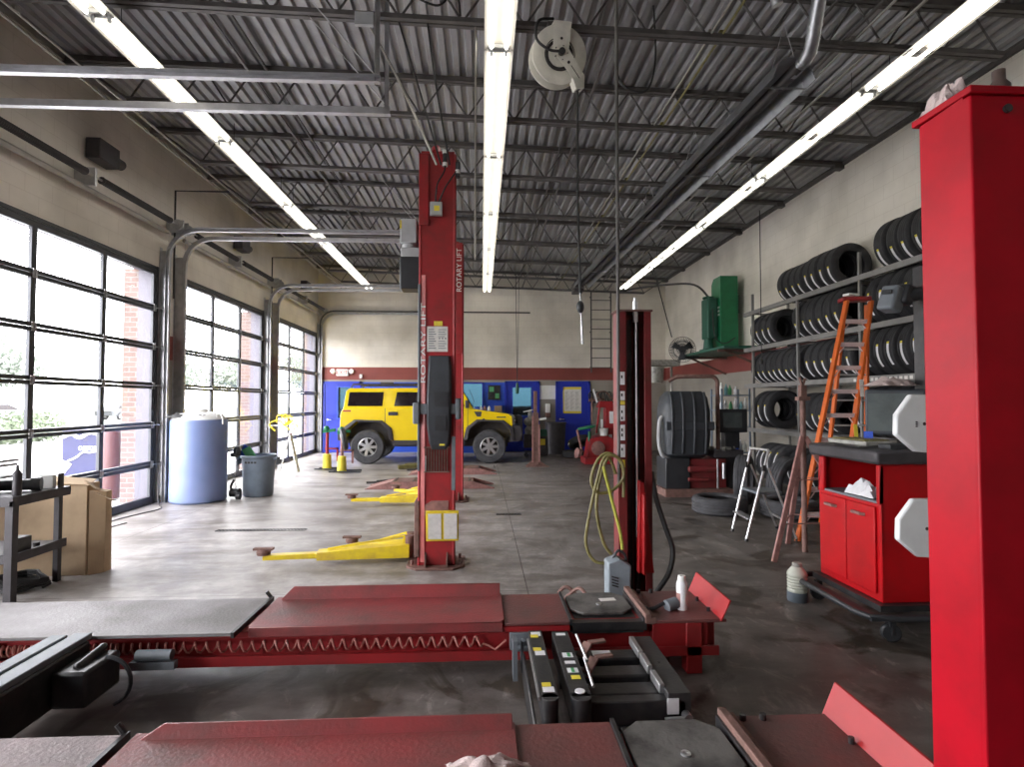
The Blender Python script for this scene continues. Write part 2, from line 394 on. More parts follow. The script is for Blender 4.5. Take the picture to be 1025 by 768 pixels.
def world_off(o):
    v = Vector((0, 0, 0))
    while o is not None: v += o.location; o = o.parent
    return v
def tag(o, label=None, cat=None, group=None, kind=None):
    if label: o['label'] = label
    if cat: o['category'] = cat
    if group: o['group'] = group
    if kind: o['kind'] = kind
    return o
def thing(name, label, cat, loc=(0, 0, 0), group=None):
    o = bpy.data.objects.new(name, None); col.objects.link(o); o.location = loc; o.empty_display_size = .1
    return tag(o, label, cat, group)
def struct(name, loc=(0, 0, 0)):
    o = bpy.data.objects.new(name, None); col.objects.link(o); o.location = loc; o['kind'] = 'structure'; return o
def copy_tree(o, parent=None):
    c = o.copy(); col.objects.link(c); c.parent = parent
    for ch in [x for x in bpy.data.objects if x.parent == o]: copy_tree(ch, c)
    return c
def text_mesh(name, s, size, m, parent, mtx, depth=.002):
    cu = bpy.data.curves.new(name, 'FONT'); cu.body = s; cu.size = size; cu.extrude = depth
    cu.align_x = 'CENTER'; cu.align_y = 'CENTER'
    t = bpy.data.objects.new(name+'_tmp', cu); col.objects.link(t)
    dg = bpy.context.evaluated_depsgraph_get(); me = bpy.data.meshes.new_from_object(t.evaluated_get(dg))
    bpy.data.objects.remove(t); me.name = name
    off = world_off(parent) if parent else Vector((0, 0, 0))
    me.transform(Matrix.Translation(-off) @ mtx); me.materials.clear(); me.materials.append(M[m])
    o = bpy.data.objects.new(name, me); col.objects.link(o); o.parent = parent
    return o
def facing_camera(p, rz=0., roll=0.):      # text in the XZ plane reading from -Y
    return Matrix.Translation(p) @ Matrix.Rotation(rz, 4, 'Z') @ Matrix.Rotation(PI/2, 4, 'X') @ Matrix.Rotation(roll, 4, 'Z')
def arc(c, r, a0, a1, n, plane='xz'):
    out = []
    for k in range(n+1):
        t = math.radians(a0+(a1-a0)*k/n); u, v = math.cos(t)*r, math.sin(t)*r
        out.append({'xz': (c[0]+u, c[1], c[2]+v), 'yz': (c[0], c[1]+u, c[2]+v), 'xy': (c[0]+u, c[1]+v, c[2])}[plane])
    return out
def spline(pts, n=8):
    pts = [Vector(p) for p in pts]; out = []
    for i in range(len(pts)-1):
        p0 = pts[max(i-1, 0)]; p1 = pts[i]; p2 = pts[i+1]; p3 = pts[min(i+2, len(pts)-1)]
        for k in range(n):
            t = k/n
            out.append(.5*((2*p1)+(-p0+p2)*t+(2*p0-5*p1+4*p2-p3)*t*t+(-p0+3*p1-3*p2+p3)*t**3))
    out.append(pts[-1]); return out
ORD = 'first second third fourth fifth sixth seventh eighth ninth tenth eleventh twelfth thirteenth fourteenth fifteenth sixteenth seventeenth eighteenth nineteenth twentieth'.split()
# ------------------------------------------------------------------ room: x -5.0..5.8, y -2.2..17.8
XL, XR, YB, YF = -5.0, 5.8, 17.8, -4.6
def dz(x): return 5.70 - .0278*(x+5)             # underside of the sloping deck
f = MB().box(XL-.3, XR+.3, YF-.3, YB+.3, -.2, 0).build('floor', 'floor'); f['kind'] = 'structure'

DOORS = [(-3.22, .38), (1.1, 4.7), (5.45, 9.07), (9.77, 13.37), (14.1, 17.62)]  # first door is unseen, added behind the camera to let in more daylight
DH = 3.58
w = MB(); ys = [YF] + [v for d in DOORS for v in d] + [YB+.3]
for i in range(0, len(ys), 2): w.box(XL-.26, XL, ys[i], ys[i+1], 0, DH)
w.box(XL-.26, XL, YF, YB+.3, DH, 6.0)
w.build('wall_left', 'wallY')['kind'] = 'structure'
MB().box(XR, XR+.25, YF, YB+.3, 0, 5.9).build('wall_right', 'wallY')['kind'] = 'structure'
MB().box(XL-.2, XR+.25, YF-.25, YF, 0, 6.0).build('wall_front', 'wallX')['kind'] = 'structure'
# end wall with three real openings: glazed office door, office window, glazed door
OPEN = [(-4.36, -3.92, 1.05, 1.98), (-.62, 0.02, 1.38, 2.10), (.96, 1.55, 1.12, 1.98)]
w = MB(); x = XL-.2
for a, b, z0, z1 in OPEN:
    w.box(x, a, YB, YB+.22, 0, 6.); w.box(a, b, YB, YB+.22, 0, z0); w.box(a, b, YB, YB+.22, z1, 6.); x = b
w.box(x, XR+.25, YB, YB+.22, 0, 6.)
w.build('wall_back', 'wallX')['kind'] = 'structure'
# brick outside faces and the piers between the doors
MB().box(XL-.36, XL-.26, YF, DOORS[0][0], 0, 6.6).box(XL-.36, XL-.26, DOORS[4][1], YB+.3, 0, 6.6).box(XL-.36, XL-.26, YF, YB+.3, DH+.02, 6.6).build('wall_outside', 'brick')['kind'] = 'structure'
for (a, b) in ((.38, 1.1), (4.7, 5.45), (9.07, 9.77), (13.37, 14.1)):
    MB().box(XL-.50, XL-.26, a+.03, b-.03, 0, DH+.02).build('wall_pier', 'brick')['kind'] = 'structure'

for i, (a, b) in enumerate(DOORS):
    t = MB()
    for y, s in ((a, 1), (b, -1)): t.box(XL-.26, XL-.01, min(y, y+s*.012), max(y, y+s*.012), 0, DH)
    t.box(XL-.26, XL-.01, a, b, DH-.012, DH).build('trim_%d' % (i+3), 'jamb')['kind'] = 'structure'
# corrugated deck
d = MB(); prof = []; x = XL-.2
while x < XR+.25:
    prof += [(x, .0), (x+.062, .0), (x+.078, .045), (x+.136, .045)]; x += .152
d.add([(px, y, dz(px)+h+k) for k in (0, .012) for y in (YF-.2, YB+.2) for px, h in prof],
      [(i, i+1, len(prof)+i+1, len(prof)+i) for i in range(len(prof)-1)] +
      [(2*len(prof)+i, 3*len(prof)+i, 3*len(prof)+i+1, 2*len(prof)+i+1) for i in range(len(prof)-1)])
d.build('ceiling', 'deck', fix=False)['kind'] = 'structure'
MB().add([(XL-.2, YF-.2, dz(XL)+.06), (XR+.2, YF-.2, dz(XR)+.06), (XR+.2, YB+.2, dz(XR)+.06), (XL-.2, YB+.2, dz(XL)+.06),
          (XL-.2, YF-.2, dz(XL)+.2), (XR+.2, YF-.2, dz(XR)+.2), (XR+.2, YB+.2, dz(XR)+.2), (XL-.2, YB+.2, dz(XL)+.2)],
         [(0, 1, 2, 3), (7, 6, 5, 4), (0, 4, 5, 1), (1, 5, 6, 2), (2, 6, 7, 3), (3, 7, 4, 0)]).build('ceiling_roofing', 'black')['kind'] = 'structure'
# wall angle under the deck
MB().box(XL, XL+.03, YF, YB, dz(XL)-.09, dz(XL)).build('trim_1', 'conduit')['kind'] = 'structure'
MB().box(XR-.03, XR, YF, YB, dz(XR)-.07, dz(XR)).build('trim_2', 'joist')['kind'] = 'structure'

# open-web joists
def joist(Y):
    r = struct('ceiling_joist', (0, Y, 0))
    c = MB()
    for s in (-1, 1):
        yy = Y+s*.032
        c.bar((XL, yy, dz(XL)-.035), (XR, yy, dz(XR)-.035), .045, .06)
        c.bar((XL+.75, yy, dz(XL+.75)-.50), (XR-.75, yy, dz(XR-.75)-.50), .045, .045)
    c.build('chord', 'joist', r)
    wb = MB(); n = 16; xs = [XL+.75+(XR-XL-1.5)*k/n for k in range(n+1)]
    for k in range(n):
        a, b, m_ = xs[k], xs[k+1], (xs[k]+xs[k+1])/2
        wb.cyl((a, Y, dz(a)-.49), (m_, Y, dz(m_)-.05), .011, n=6, cap=False).cyl((m_, Y, dz(m_)-.05), (b, Y, dz(b)-.49), .011, n=6, cap=False)
    wb.cyl((XL+.12, Y, dz(XL)-.06), (xs[0], Y, dz(xs[0])-.49), .014, n=6).cyl((XR-.12, Y, dz(XR)-.06), (xs[-1], Y, dz(xs[-1])-.49), .014, n=6)
    wb.box(XL, XL+.16, Y-.06, Y+.06, dz(XL)-.12, dz(XL)-.06).box(XR-.16, XR, Y-.06, Y+.06, dz(XR)-.12, dz(XR)-.06)
    wb.build('web', 'joist', r)
JY = [5.25+1.8*k for k in range(-5, 7)] + [17.55]
for y in JY: joist(y)
# bridging lines across the joists
for i, bx in enumerate((-2.6, 1.2, 3.4)):
    m_ = MB()
    m_.bar((bx, YF, dz(bx)-.075), (bx, YB, dz(bx)-.075), .025, .025).bar((bx+.05, YF, dz(bx)-.47), (bx+.05, YB, dz(bx)-.47), .025, .025)
    m_.build('ceiling_bridging', 'joist')['kind'] = 'structure'

# overhead sectional doors (full-view, 3 x 6 lights)
def overhead(i, y0, y1, tracks=True):
    r = struct('door_%d' % (i+1), (XL, (y0+y1)/2, 0))
    X0, X1 = XL-.045, XL+.005
    fr = MB(); H = DH/6
    for k in range(6):
        z0, z1 = k*H+.004, (k+1)*H-.004; t = .045 if 0 < k else .11
        fr.box(X0, X1, y0, y1, z0, z0+t); fr.box(X0, X1, y0, y1, z1-(.045 if k < 5 else .075), z1)
        for j in range(4):
            yy = y0+(y1-y0)*j/3; a = max(y0, yy-.04 if j else yy); b = min(y1, yy+.04 if j < 3 else yy)
            if j == 0: a, b = y0, y0+.075
            if j == 3: a, b = y1-.075, y1
            fr.box(X0+.003, X1-.003, a, b, z0, z1)
    fr.build('frame', 'frame', r, bevel=.004, seg=1)
    g = MB(); g.add([(XL-.02, y0+.02, .02), (XL-.02, y1-.02, .02), (XL-.02, y1-.02, DH-.02), (XL-.02, y0+.02, DH-.02)], [(0, 1, 2, 3)])
    g.build('glass', 'glass', r, fix=False)
    hw = MB()
    for k in range(1, 6):
        for j in range(4):
            yy = y0+(y1-y0)*j/3+(.05 if j == 0 else -.05 if j == 3 else 0)
            hw.box(XL+.005, XL+.02, yy-.03, yy+.03, k*H-.05, k*H+.05).cyl((XL+.02, yy, k*H-.03), (XL+.02, yy, k*H+.03), .012, n=8)
            if j in (0, 3):
                s = -1 if j == 0 else 1
                hw.cyl((XL+.01, yy, k*H), (XL+.08, yy+s*.12, k*H), .01, n=6); hw.cyl((XL+.04, yy+s*.13, k*H), (XL+.06, yy+s*.16, k*H), .03, n=10)
    hw.build('hinges', 'steel', r)
    st = MB()
    for yy in (y0-.05, y1-.0):
        st.box(XL-.03, XL+.008, yy, yy+.05, 0, DH+.05)
    st.box(XL-.03, XL+.004, y0, y1, DH, DH+.05); st.build('stop_moulding', 'frame', r)
    for s, yy in ((-1, y0-.14), (1, y1+.07)):
        t = MB(); X = XL+.13
        path = [(X, yy, .0), (X, yy, 3.75)] + arc((X+.46, yy, 3.77), .46, 180, 90, 8) + [(-.85, yy, 4.24)]
        # C-shaped track: web + two lips swept along the path
        for q in range(len(path)-1):
            a, b = Vector(path[q]), Vector(path[q+1]); d = (b-a).normalized(); nrm = Vector((d.z, 0, -d.x)) if True else d
            if (b-a).length < 1e-4: continue
            t.bar(a+Vector((0, s*.028, 0)), b+Vector((0, s*.028, 0)), .004, .062, nrm)
            t.bar(a+nrm*.03, b+nrm*.03, .056, .004, nrm); t.bar(a-nrm*.03, b-nrm*.03, .056, .004, nrm)
        t.build('track', 'trackm', r)
        a_ = MB(); a_.box(XL, XL+.13, yy+s*.03, yy+s*.036, .1, 3.9).box(XL, XL+.005, yy-.03+s*.03, yy+.04+s*.03, 0, 3.95)
        a_.build('track_angle', 'steel', r)
        h = MB()                                        # perforated hanging angle at the rail's inner end
        h.box(-.90, -.86, yy+s*.035, yy+s*.04, 4.2, dz(-.9)-.03).box(-.90, -.895, yy, yy+s*.04, 4.2, dz(-.9)-.03)
        h.bar((-.9, yy+s*.037, 4.3), (-1.6, yy+s*.037, dz(-1.6)-.5), .03, .004)
        for q in range(24): h.box(-.885, -.872, yy+s*.0405, yy+s*.0415, 4.25+q*.05, 4.27+q*.05)
        h.build('hanger', 'steel', r)
    zs = 4.33; xs = XL+.22
    sh = MB().cyl((xs, y0-.3, zs), (xs, y1+.26, zs), .014, n=10)
    for yy in (y0-.22, y1+.18):
        sh.lathe([(.02, -.035), (.085, -.035), (.075, -.02), (.085, 0), (.07, .03), (.02, .035)], (xs, yy, zs), (0, 1, 0), 20, True)
        sh.box(XL, xs+.05, yy-.09 if yy < y0 else yy+.06, yy-.08 if yy < y0 else yy+.07, zs-.1, zs+.1)
    sh.box(XL, xs+.03, (y0+y1)/2-.02, (y0+y1)/2+.02, zs-.12, zs+.1); sh.build('torsion_shaft', 'steel', r)
    for a, b in ((y0+.1, (y0+y1)/2-.18), ((y0+y1)/2+.18, y1-.1)):
        sp = MB(); n = int((b-a)/.026); pr = []
        for q in range(n): pr += [(.036, a+(b-a)*q/n), (.047, a+(b-a)*(q+.5)/n)]
        sp.lathe([(.015, a-.03), (.05, a-.03)] + pr + [(.05, b+.03), (.015, b+.03)], (xs, 0, zs), (0, 1, 0), 12); sp.build('torsion_spring', 'blackpipe', r)
    MB().cyl((XL+.10, y0-.1, 4.20), (XL+.10, y1+.1, 4.20), .032, n=12).build('brace_pipe', 'conduit', r)
    cb = MB(); 
    for yy in (y0-.14, y1+.07): cb.cyl((XL+.06, yy, .1), (xs-.08, yy, zs), .003, n=5)
    cb.build('lift_cable', 'steel', r)
    for s in (0, 1):
        if s: op = MB(); q = (y0+y1)/2+.3; op.box(XL+.02, XL+.20, q-.16, q+.24, 4.62, 4.88).cyl((XL+.11, q+.24, 4.75), (XL+.11, q+.42, 4.75), .07, n=16).build('opener_box', 'tabledark', r, bevel=.01)
    return r
for i, (a, b) in enumerate(DOORS): overhead(i, a, b)

# end-wall doors and office window
def end_door(nm, x0, x1, z1, op, glazed=True):
    r = struct(nm, ((x0+x1)/2, YB, 0))
    l = MB(); y0, y1 = YB-.05, YB-.005
    a, b, c, d = op if op else (x1, x1, z1, z1)
    if op:
        l.box(x0, a, y0, y1, .01, z1).box(b, x1, y0, y1, .01, z1).box(a, b, y0, y1, .01, c).box(a, b, y0, y1, d, z1)
    else: l.box(x0, x1, y0, y1, .01, z1)
    l.build('leaf', 'blue', r, bevel=.006, seg=1)
    MB().box(x0-.06, x0, YB-.07, YB, 0, z1+.06).box(x1, x1+.06, YB-.07, YB, 0, z1+.06).box(x0-.06, x1+.06, YB-.07, YB, z1, z1+.06).build('door_frame', 'blue', r)
    if op:
        MB().box(a-.03, b+.03, YB-.06, YB-.045, c-.03, c).box(a-.03, b+.03, YB-.06, YB-.045, d, d+.03).box(a-.03, a, YB-.06, YB-.045, c, d).box(b, b+.03, YB-.06, YB-.045, c, d).build('glazing_bead', 'bluelight', r)
        MB().box(a, b, YB-.02, YB-.014, c, d).build('glass', 'glassback', r)
    MB().cyl((x0+.08, YB-.05, 1.0), (x0+.08, YB-.11, 1.0), .012, n=10).cyl((x0+.08, YB-.11, 1.0), (x0+.2, YB-.11, 1.0), .011, n=10).lathe([(.0, 0), (.03, 0), (.03, .01), (0, .012)], (x0+.08, YB-.05, 1.0), (0, -1, 0), 14).build('handle', 'alu', r)
    return r
end_door('door_6', -4.75, -3.72, 2.10, OPEN[0])
end_door('door_7', .78, 1.74, 2.12, OPEN[2])
end_door('door_8', 2.36, 3.32, 2.12, None)
# blue painted dado of the office front
MB().box(-3.66, -.66, YB-.02, YB-.001, 0, 2.14).box(.06, .72, YB-.02, YB-.001, 0, 2.14).box(-.66, .06, YB-.02, YB-.001, 0, 1.34).build('wall_office_panel', 'bluelight')['kind'] = 'structure'
r = struct('window_1', (-.3, YB, 1.38))
MB().box(-.66, .06, YB-.06, YB-.001, 1.34, 1.38).box(-.66, .06, YB-.06, YB-.001, 2.10, 2.14).box(-.66, -.62, YB-.06, YB-.001, 1.38, 2.10).box(.02, .06, YB-.06, YB-.001, 1.38, 2.10).build('window_frame', 'blue', r)
MB().box(-.62, .02, YB+.05, YB+.056, 1.38, 2.1).build('glass', 'glassback', r)

# ------------------------------------------------------------------ outside
MB().box(-160, XL-.2, -60, 160, -.25, -.03).box(XL-.2, 160, YB+.22, 160, -.25, -.03).build('ground_parking', 'asphalt')['kind'] = 'structure'
MB().box(-120, -19, -30, 120, -.03, .02).build('ground_lawn', 'lawn')['kind'] = 'structure'
def leaf_cloud(blobs, n, size):
    m_ = MB(); rnd = random.Random(n)
    for q in range(n):
        c, rad = rnd.choice(blobs)
        v = Vector((rnd.gauss(0, 1), rnd.gauss(0, 1), rnd.gauss(0, 1))).normalized()*(rnd.random()**.35)
        p = Vector(c)+Vector((v.x*rad[0], v.y*rad[1], v.z*rad[2]))
        a = Vector((rnd.gauss(0, 1), rnd.gauss(0, 1), rnd.gauss(0, 1))).normalized(); b = a.orthogonal().normalized(); s_ = size*(.6+.8*rnd.random())
        m_.add([p-a*s_, p-b*s_*.5, p+a*s_, p+b*s_*.5], [(0, 1, 2, 3)])
    return m_
def tree(loc, sc, protos=[]):
    if len(protos) < 1:
        for k in range(1):
            r = bpy.data.objects.new('tree', None); col.objects.link(r)
            bl = [((0, 0, 4.6), (2.6, 2.6, 1.9)), ((1.3, .6, 3.7), (1.9, 1.7, 1.3)), ((-1.4, -.4, 3.8), (1.8, 1.9, 1.4)), ((.2, -1.2, 5.6), (1.5, 1.5, 1.2)), ((-.4, 1.2, 3.6), (1.7, 1.5, 1.2))]
            leaf_cloud(bl, 4200, .17).build('crown', 'leaf', r, local=True, fix=False)
            t = MB().cyl((0, 0, 0), (0, 0, 2.6), .2, .13, n=10)
            for a in range(5): t.cyl((0, 0, 2.2), (1.2*math.cos(a*1.3), 1.2*math.sin(a*1.3), 4.2), .09, .03, n=6)
            t.build('trunk', 'bark', r, local=True); protos.append(r); r.location = loc; r.scale = (sc, sc, sc); return r
    c = copy_tree(protos[0]); c.location = loc; c.scale = (sc, sc, sc*.95); c.rotation_euler.z = loc[1]; return c
TR = [((-36, 44, 0), 1.1, 'loose pale tree showing through the first big glass door beside its far brick pier'),
      ((-42, 38, 0), 1.0, 'round tree beyond the hedge, seen through the middle column of the nearest glass door'),
      ((-50, 33, 0), 1.1, 'pale tree standing farthest along the lawn to the side of the nearest glass door'),
      ((-30, 56, 0), 1.2, 'tree across the lawn seen through the second big glass door, first from its near edge'),
      ((-27, 66, 0), 1.2, 'tree across the lawn seen through the second big glass door near its far pier'),
      ((-24, 80, 0), 1.3, 'distant tree seen through the farthest big glass door')]
for l, s, lab in TR: tag(tree(l, s), lab, 'tree', 'trees across the lawn')
h = leaf_cloud([((-17.5, 17+1.0*k, .55), (.8, .7, .62)) for k in range(8)], 6500, .09).build('hedge', 'hedge', fix=False)
tag(h, 'clipped low green hedge along the lawn outside the nearest glass door', 'hedge')

def sedan(loc, rz, m_, lab):
    r = thing('parked_car', lab, 'car', (0, 0, 0), 'cars parked outside')
    lo = [(-2.2, .35), (-2.25, .75), (-2.1, .92), (-1.35, .98), (1.0, .96), (2.0, .86), (2.2, .7), (2.22, .35), (1.75, .32)]
    lo += [(1.38+.36*math.cos(t), .32+.36*math.sin(t)) for t in [PI*k/6 for k in range(7)]]
    lo += [(-1.0, .3)] + [(-1.35+.36*math.cos(t), .32+.36*math.sin(t)) for t in [PI*k/6 for k in range(7)]] + [(-1.9, .32)]
    MB().prism(lo, 'y', -.88, .88).build('body', m_, r, bevel=.04, local=True)
    up = [(-1.7, .95, .80), (-1.15, 1.38, .62), (.25, 1.40, .62), (1.05, .95, .80)]
    MB().loft([[(x, s*y, z) for x, z, y in up for s in ([-1] if k == 0 else [1])] for k in (0, 1)], smooth=False).build('cabin', m_, r, bevel=.04, local=True)
    MB().prism([(-1.55, .99), (-1.1, 1.33), (.2, 1.34), (.9, .99)], 'y', -.79, -.70).prism([(-1.55, .99), (-1.1, 1.33), (.2, 1.34), (.9, .99)], 'y', .70, .79).build('side_window', 'glassdark', r, local=True)
    for x in (-1.35, 1.38):
        for s in (-1, 1):
            w_ = MB().lathe([(.2, -.1), (.3, -.1), (.33, -.07), (.33, .07), (.3, .1), (.2, .1)], (x, s*.80, .33), (0, 1, 0), 24, True).build('wheel', 'rubber', r, local=True)
            MB().lathe([(0, .03), (.08, .04), (.2, .09), (.2, .05), (0, .0)], (x, s*.80, .33), (0, s, 0), 12).build('hub', 'alu', w_, local=True)
    r.location = loc; r.rotation_euler.z = rz
sedan((-27, 29.5, 0), 1.2, 'farcar', 'silver car parked at the lawn edge, nearest car seen through the first glass door')
sedan((-33, 41, 0), 1.3, 'farcarw', 'white car parked below the trees outside the first glass door')
sedan((-31, 52, 0), 1.3, 'farcar', 'grey car parked far off outside the second glass door')
sedan((2.2, 20.6, 0), .0, 'farcarw', 'white car parked behind the building, seen through the blue door with a window')

# blue wrapped box and red bollard outside the first door
r = thing('blue_drinks_box', 'blue box with white swooping script standing outside the nearest glass door', 'box', (-6.42, 9.75, 0))
MB().box(-6.72, -6.12, 9.6, 9.95, 0, 1.10).build('body', 'bluesign', r, bevel=.02)
g = MB(); yq = 9.592
g.tube(spline([(-6.692, yq, .55), (-6.596, yq, .60), (-6.476, yq, .66), (-6.372, yq, .74), (-6.276, yq, .73), (-6.140, yq, .76)], 6), .014, 6)
g.tube(spline([(-6.692, yq, .98), (-6.556, yq, 1.03), (-6.436, yq, .97), (-6.276, yq, 1.05), (-6.140, yq, 1.02)], 6), .03, 6)
for k in range(5): g.tube(arc((-6.42+k*.056, yq, .80), .026, 20, 340, 10), .009, 5)
g.tube(spline([(-6.516, yq, .3), (-6.356, yq, .36), (-6.196, yq, .35)], 6), .012, 6)
g.prism([(-6.71, .62), (-6.55, .55), (-6.60, .48), (-6.66, .4), (-6.71, .35)], 'y', yq, yq+.01)
g.build('lettering', 'white', r)
tag(MB().lathe([(0, 0), (.13, 0), (.13, 1.02), (.11, 1.08), (.05, 1.11), (0, 1.12)], (-5.95, 9.62, 0), n=24).build('bollard', 'redoutside'), 'red round bollard outside by the brick pier of the nearest glass door', 'bollard')
# ------------------------------------------------------------------ ceiling things
def fixture_proto():
    r = bpy.data.objects.new('fluorescent_fixture', None); col.objects.link(r)
    L_ = 2.42; w_ = .14
    MB().prism([(-w_, 0.03), (-.035, .075), (.035, .075), (w_, .03), (w_, .036), (.04, .12), (-.04, .12), (-w_, .036)], 'y', 0, L_).build('housing', 'shop', r, local=True)
    for yy in (.015, L_-.045):
        s = MB()
        for x in (-.07, .07): s.box(x-.012, x+.012, yy, yy+.03, .0, .07)
        s.box(-.10, .10, yy+.008, yy+.02, .035, .07)
        s.build('lamp_socket', 'lightgrey', r, local=True)
    for x in (-.07, .07):
        MB().cyl((x, .04, .028), (x, L_-.05, .028), .019, n=12).build('tube', 'tube', r, local=True)
    h = MB()
    for yy in (.3, L_-.3): h.cyl((0, yy, .11), (0, yy, .42), .004, n=5)
    h.build('hanging_wire', 'cord', r, local=True)
    return r
fx = fixture_proto(); first = True
for nm, X, Y0, n, way in (('left', -3.34, 2.67, 6, 'row over the glass doors'), ('middle', .16, 2.98, 6, 'row in the middle of the ceiling'), ('right', 4.21, 3.50, 6, 'row over the tyre rack')):
    for k in range(n):
        o = fx if first else copy_tree(fx); first = False
        Y = Y0+2.43*k; o.location = (X, Y, 4.885)
        if nm == 'right' and k == n-1: o.scale = (1, .5, 1)
        idx = n-1-k
        tag(o, 'fluorescent strip light, %s from the end wall, %s' % (ORD[idx], way), 'ceiling light', 'fluorescent strip lights')

# radiant tube heater with its flue
r = thing('radiant_heater', 'long black radiant tube heater with silver reflector running to the end wall', 'heater', (2.6, 9.5, 4.45))
hx = lambda y: 2.76-.028*(y-4.8)
def along(poly, y0, y1):
    return [[(hx(y)+u, y, 4.5+v) for u, v in poly] for y in (y0, y1)]
rf = MB().loft(along([(-.19, -.10), (-.13, .05), (-.06, .09), (.06, .09), (.13, .05), (.19, -.10), (.197, -.10), (.135, .058), (.063, .098), (-.063, .098), (-.135, .058), (-.197, -.10)], 4.85, 14.3), smooth=False)
rf.build('reflector', 'duct', r)
MB().cyl((hx(4.8), 4.75, 4.47), (hx(14.5), 14.5, 4.47), .055, n=14).build('tube', 'blackpipe', r)
MB().box(hx(14.6)-.12, hx(14.6)+.12, 14.45, 14.95, 4.36, 4.62).cyl((hx(14.6)-.03, 14.45, 4.42), (hx(14.6)-.03, 14.3, 4.42), .04, n=10).build('burner_box', 'tabledark', r, bevel=.01)
for y in (5.0, 7.05, 8.85, 10.65, 12.45, 14.2):
    c = MB(); c.box(hx(y)-.20, hx(y)+.20, y, y+.012, 4.395, 4.41).cyl((hx(y)-.17, y, 4.4), (hx(y), y, dz(2.6)-.5), .004, n=5).cyl((hx(y)+.17, y, 4.4), (hx(y), y, dz(2.6)-.5), .004, n=5)
    c.build('hanger', 'steel', r)
fl = MB().tube([(2.76, 4.88, 4.47), (2.765, 4.70, 4.475), (2.765, 4.62, 4.50), (2.75, 4.56, 4.55), (2.72, 4.40, 4.82), (2.71, 4.34, 4.92)], .057, 14)
fl.tube([(2.28, 4.36, 4.86), (2.71, 4.34, 4.93), (3.0, 4.32, 4.97), (3.08, 4.3, 5.04), (3.08, 4.3, 5.5)], .062, 14).cyl((2.32, 4.36, 4.86), (2.36, 4.38, 4.72), .045, n=12)
for p, q in (((2.765, 4.72, 4.475), (2.765, 4.70, 4.478)), ((2.74, 4.51, 4.635), (2.736, 4.50, 4.655))): fl.cyl(p, q, .063, n=14)
fl.build('flue', 'duct', r)

# conduits along the roof
for i, (X, z, rr, lab) in enumerate(((-4.30, 5.02, .013, 'thin conduit under the roof closest to the glass doors'), (-4.16, 5.03, .013, 'thin conduit under the roof, next in from the one closest to the glass doors'),
        (2.16, 5.02, .012, 'pale conduit under the roof on the middle-light side of the tube heater'), (2.27, 5.02, .012, 'yellowish conduit under the roof hugging the tube heater'),
        (3.55, 5.00, .012, 'thin conduit under the roof between tube heater and light row over the tyres'), (3.80, 4.99, .014, 'thin conduit under the roof beside the light row over the tyres'))):
    t = MB().cyl((X, YF, z), (X, YB, z), rr, n=8)
    for y in JY: t.box(X-.02, X+.02, y-.03, y+.03, z+.0, z+.05)
    tag(t.build('conduit', 'conduit' if i != 3 else 'hose'), lab, 'conduit')
for n_, pts, rr, m_, lab in (
    ('conduit', [(-3.0, 3.6, 5.1), (-3.0, 3.6, dz(-3)-.5)], .012, 'joist', None),
    ('steel_pipe', [(1.04, 4.32, 5.35), (1.04, 4.32, .9)], .013, 'joist', 'tall thin supply pipe dropping from the roof beside the far alignment rack post'),
    ('wall_pipe', [(XL+.06, 9.45, 3.2), (XL+.06, 9.45, 4.95), (XL+.9, 9.45, 4.95)], .016, 'blackpipe', 'dark pipe climbing the wall between first and second glass doors then turning out'),
    ('wall_pipe', [(XL+.06, 13.75, 3.2), (XL+.06, 13.75, 4.95), (XL+.9, 13.75, 4.95)], .016, 'blackpipe', 'dark pipe climbing the wall between second and third glass doors then turning out'),
    ('gas_pipe', [(XL+.1, YB-.12, 3.0)] + arc((XL+.5, YB-.12, 3.9), .4, 180, 90, 6) + [(1.5, YB-.12, 4.3)], .022, 'blackpipe', 'dark pipe curving across the top of the end wall'),
    ('hanging_cable', [(.93, 15.6, 5.0), (.95, 15.6, 3.4), (.97, 15.6, 2.0)], .007, 'cord', None),
    ('drop_cable', [(-.72, 5.2, 5.1), (-.72, 5.2, 2.4), (-.72, 5.25, 2.0)], .008, 'cord', None),
    ):
    if lab: tag(MB().tube(pts, rr, 8).build(n_, m_), lab, 'pipe')
# suspended cord with green grip near the office door
r = thing('pull_cord', 'long cord hanging near the blue door with window, green grip at its end', 'cord', (.97, 15.6, 2.0))
MB().tube([(.93, 15.6, dz(.9)-.5), (.95, 15.6, 3.4), (.97, 15.6, 2.05)], .008, 6).tube([(1.02, 15.6, dz(.9)-.5), (1.0, 15.6, 3.4), (.97, 15.6, 2.05)], .006, 6).build('cord', 'cord', r)
MB().lathe([(0, 0), (.04, .02), (.05, .12), (.03, .3), (0, .32)], (.97, 15.6, 1.75), n=10).build('grip', 'green2', r)

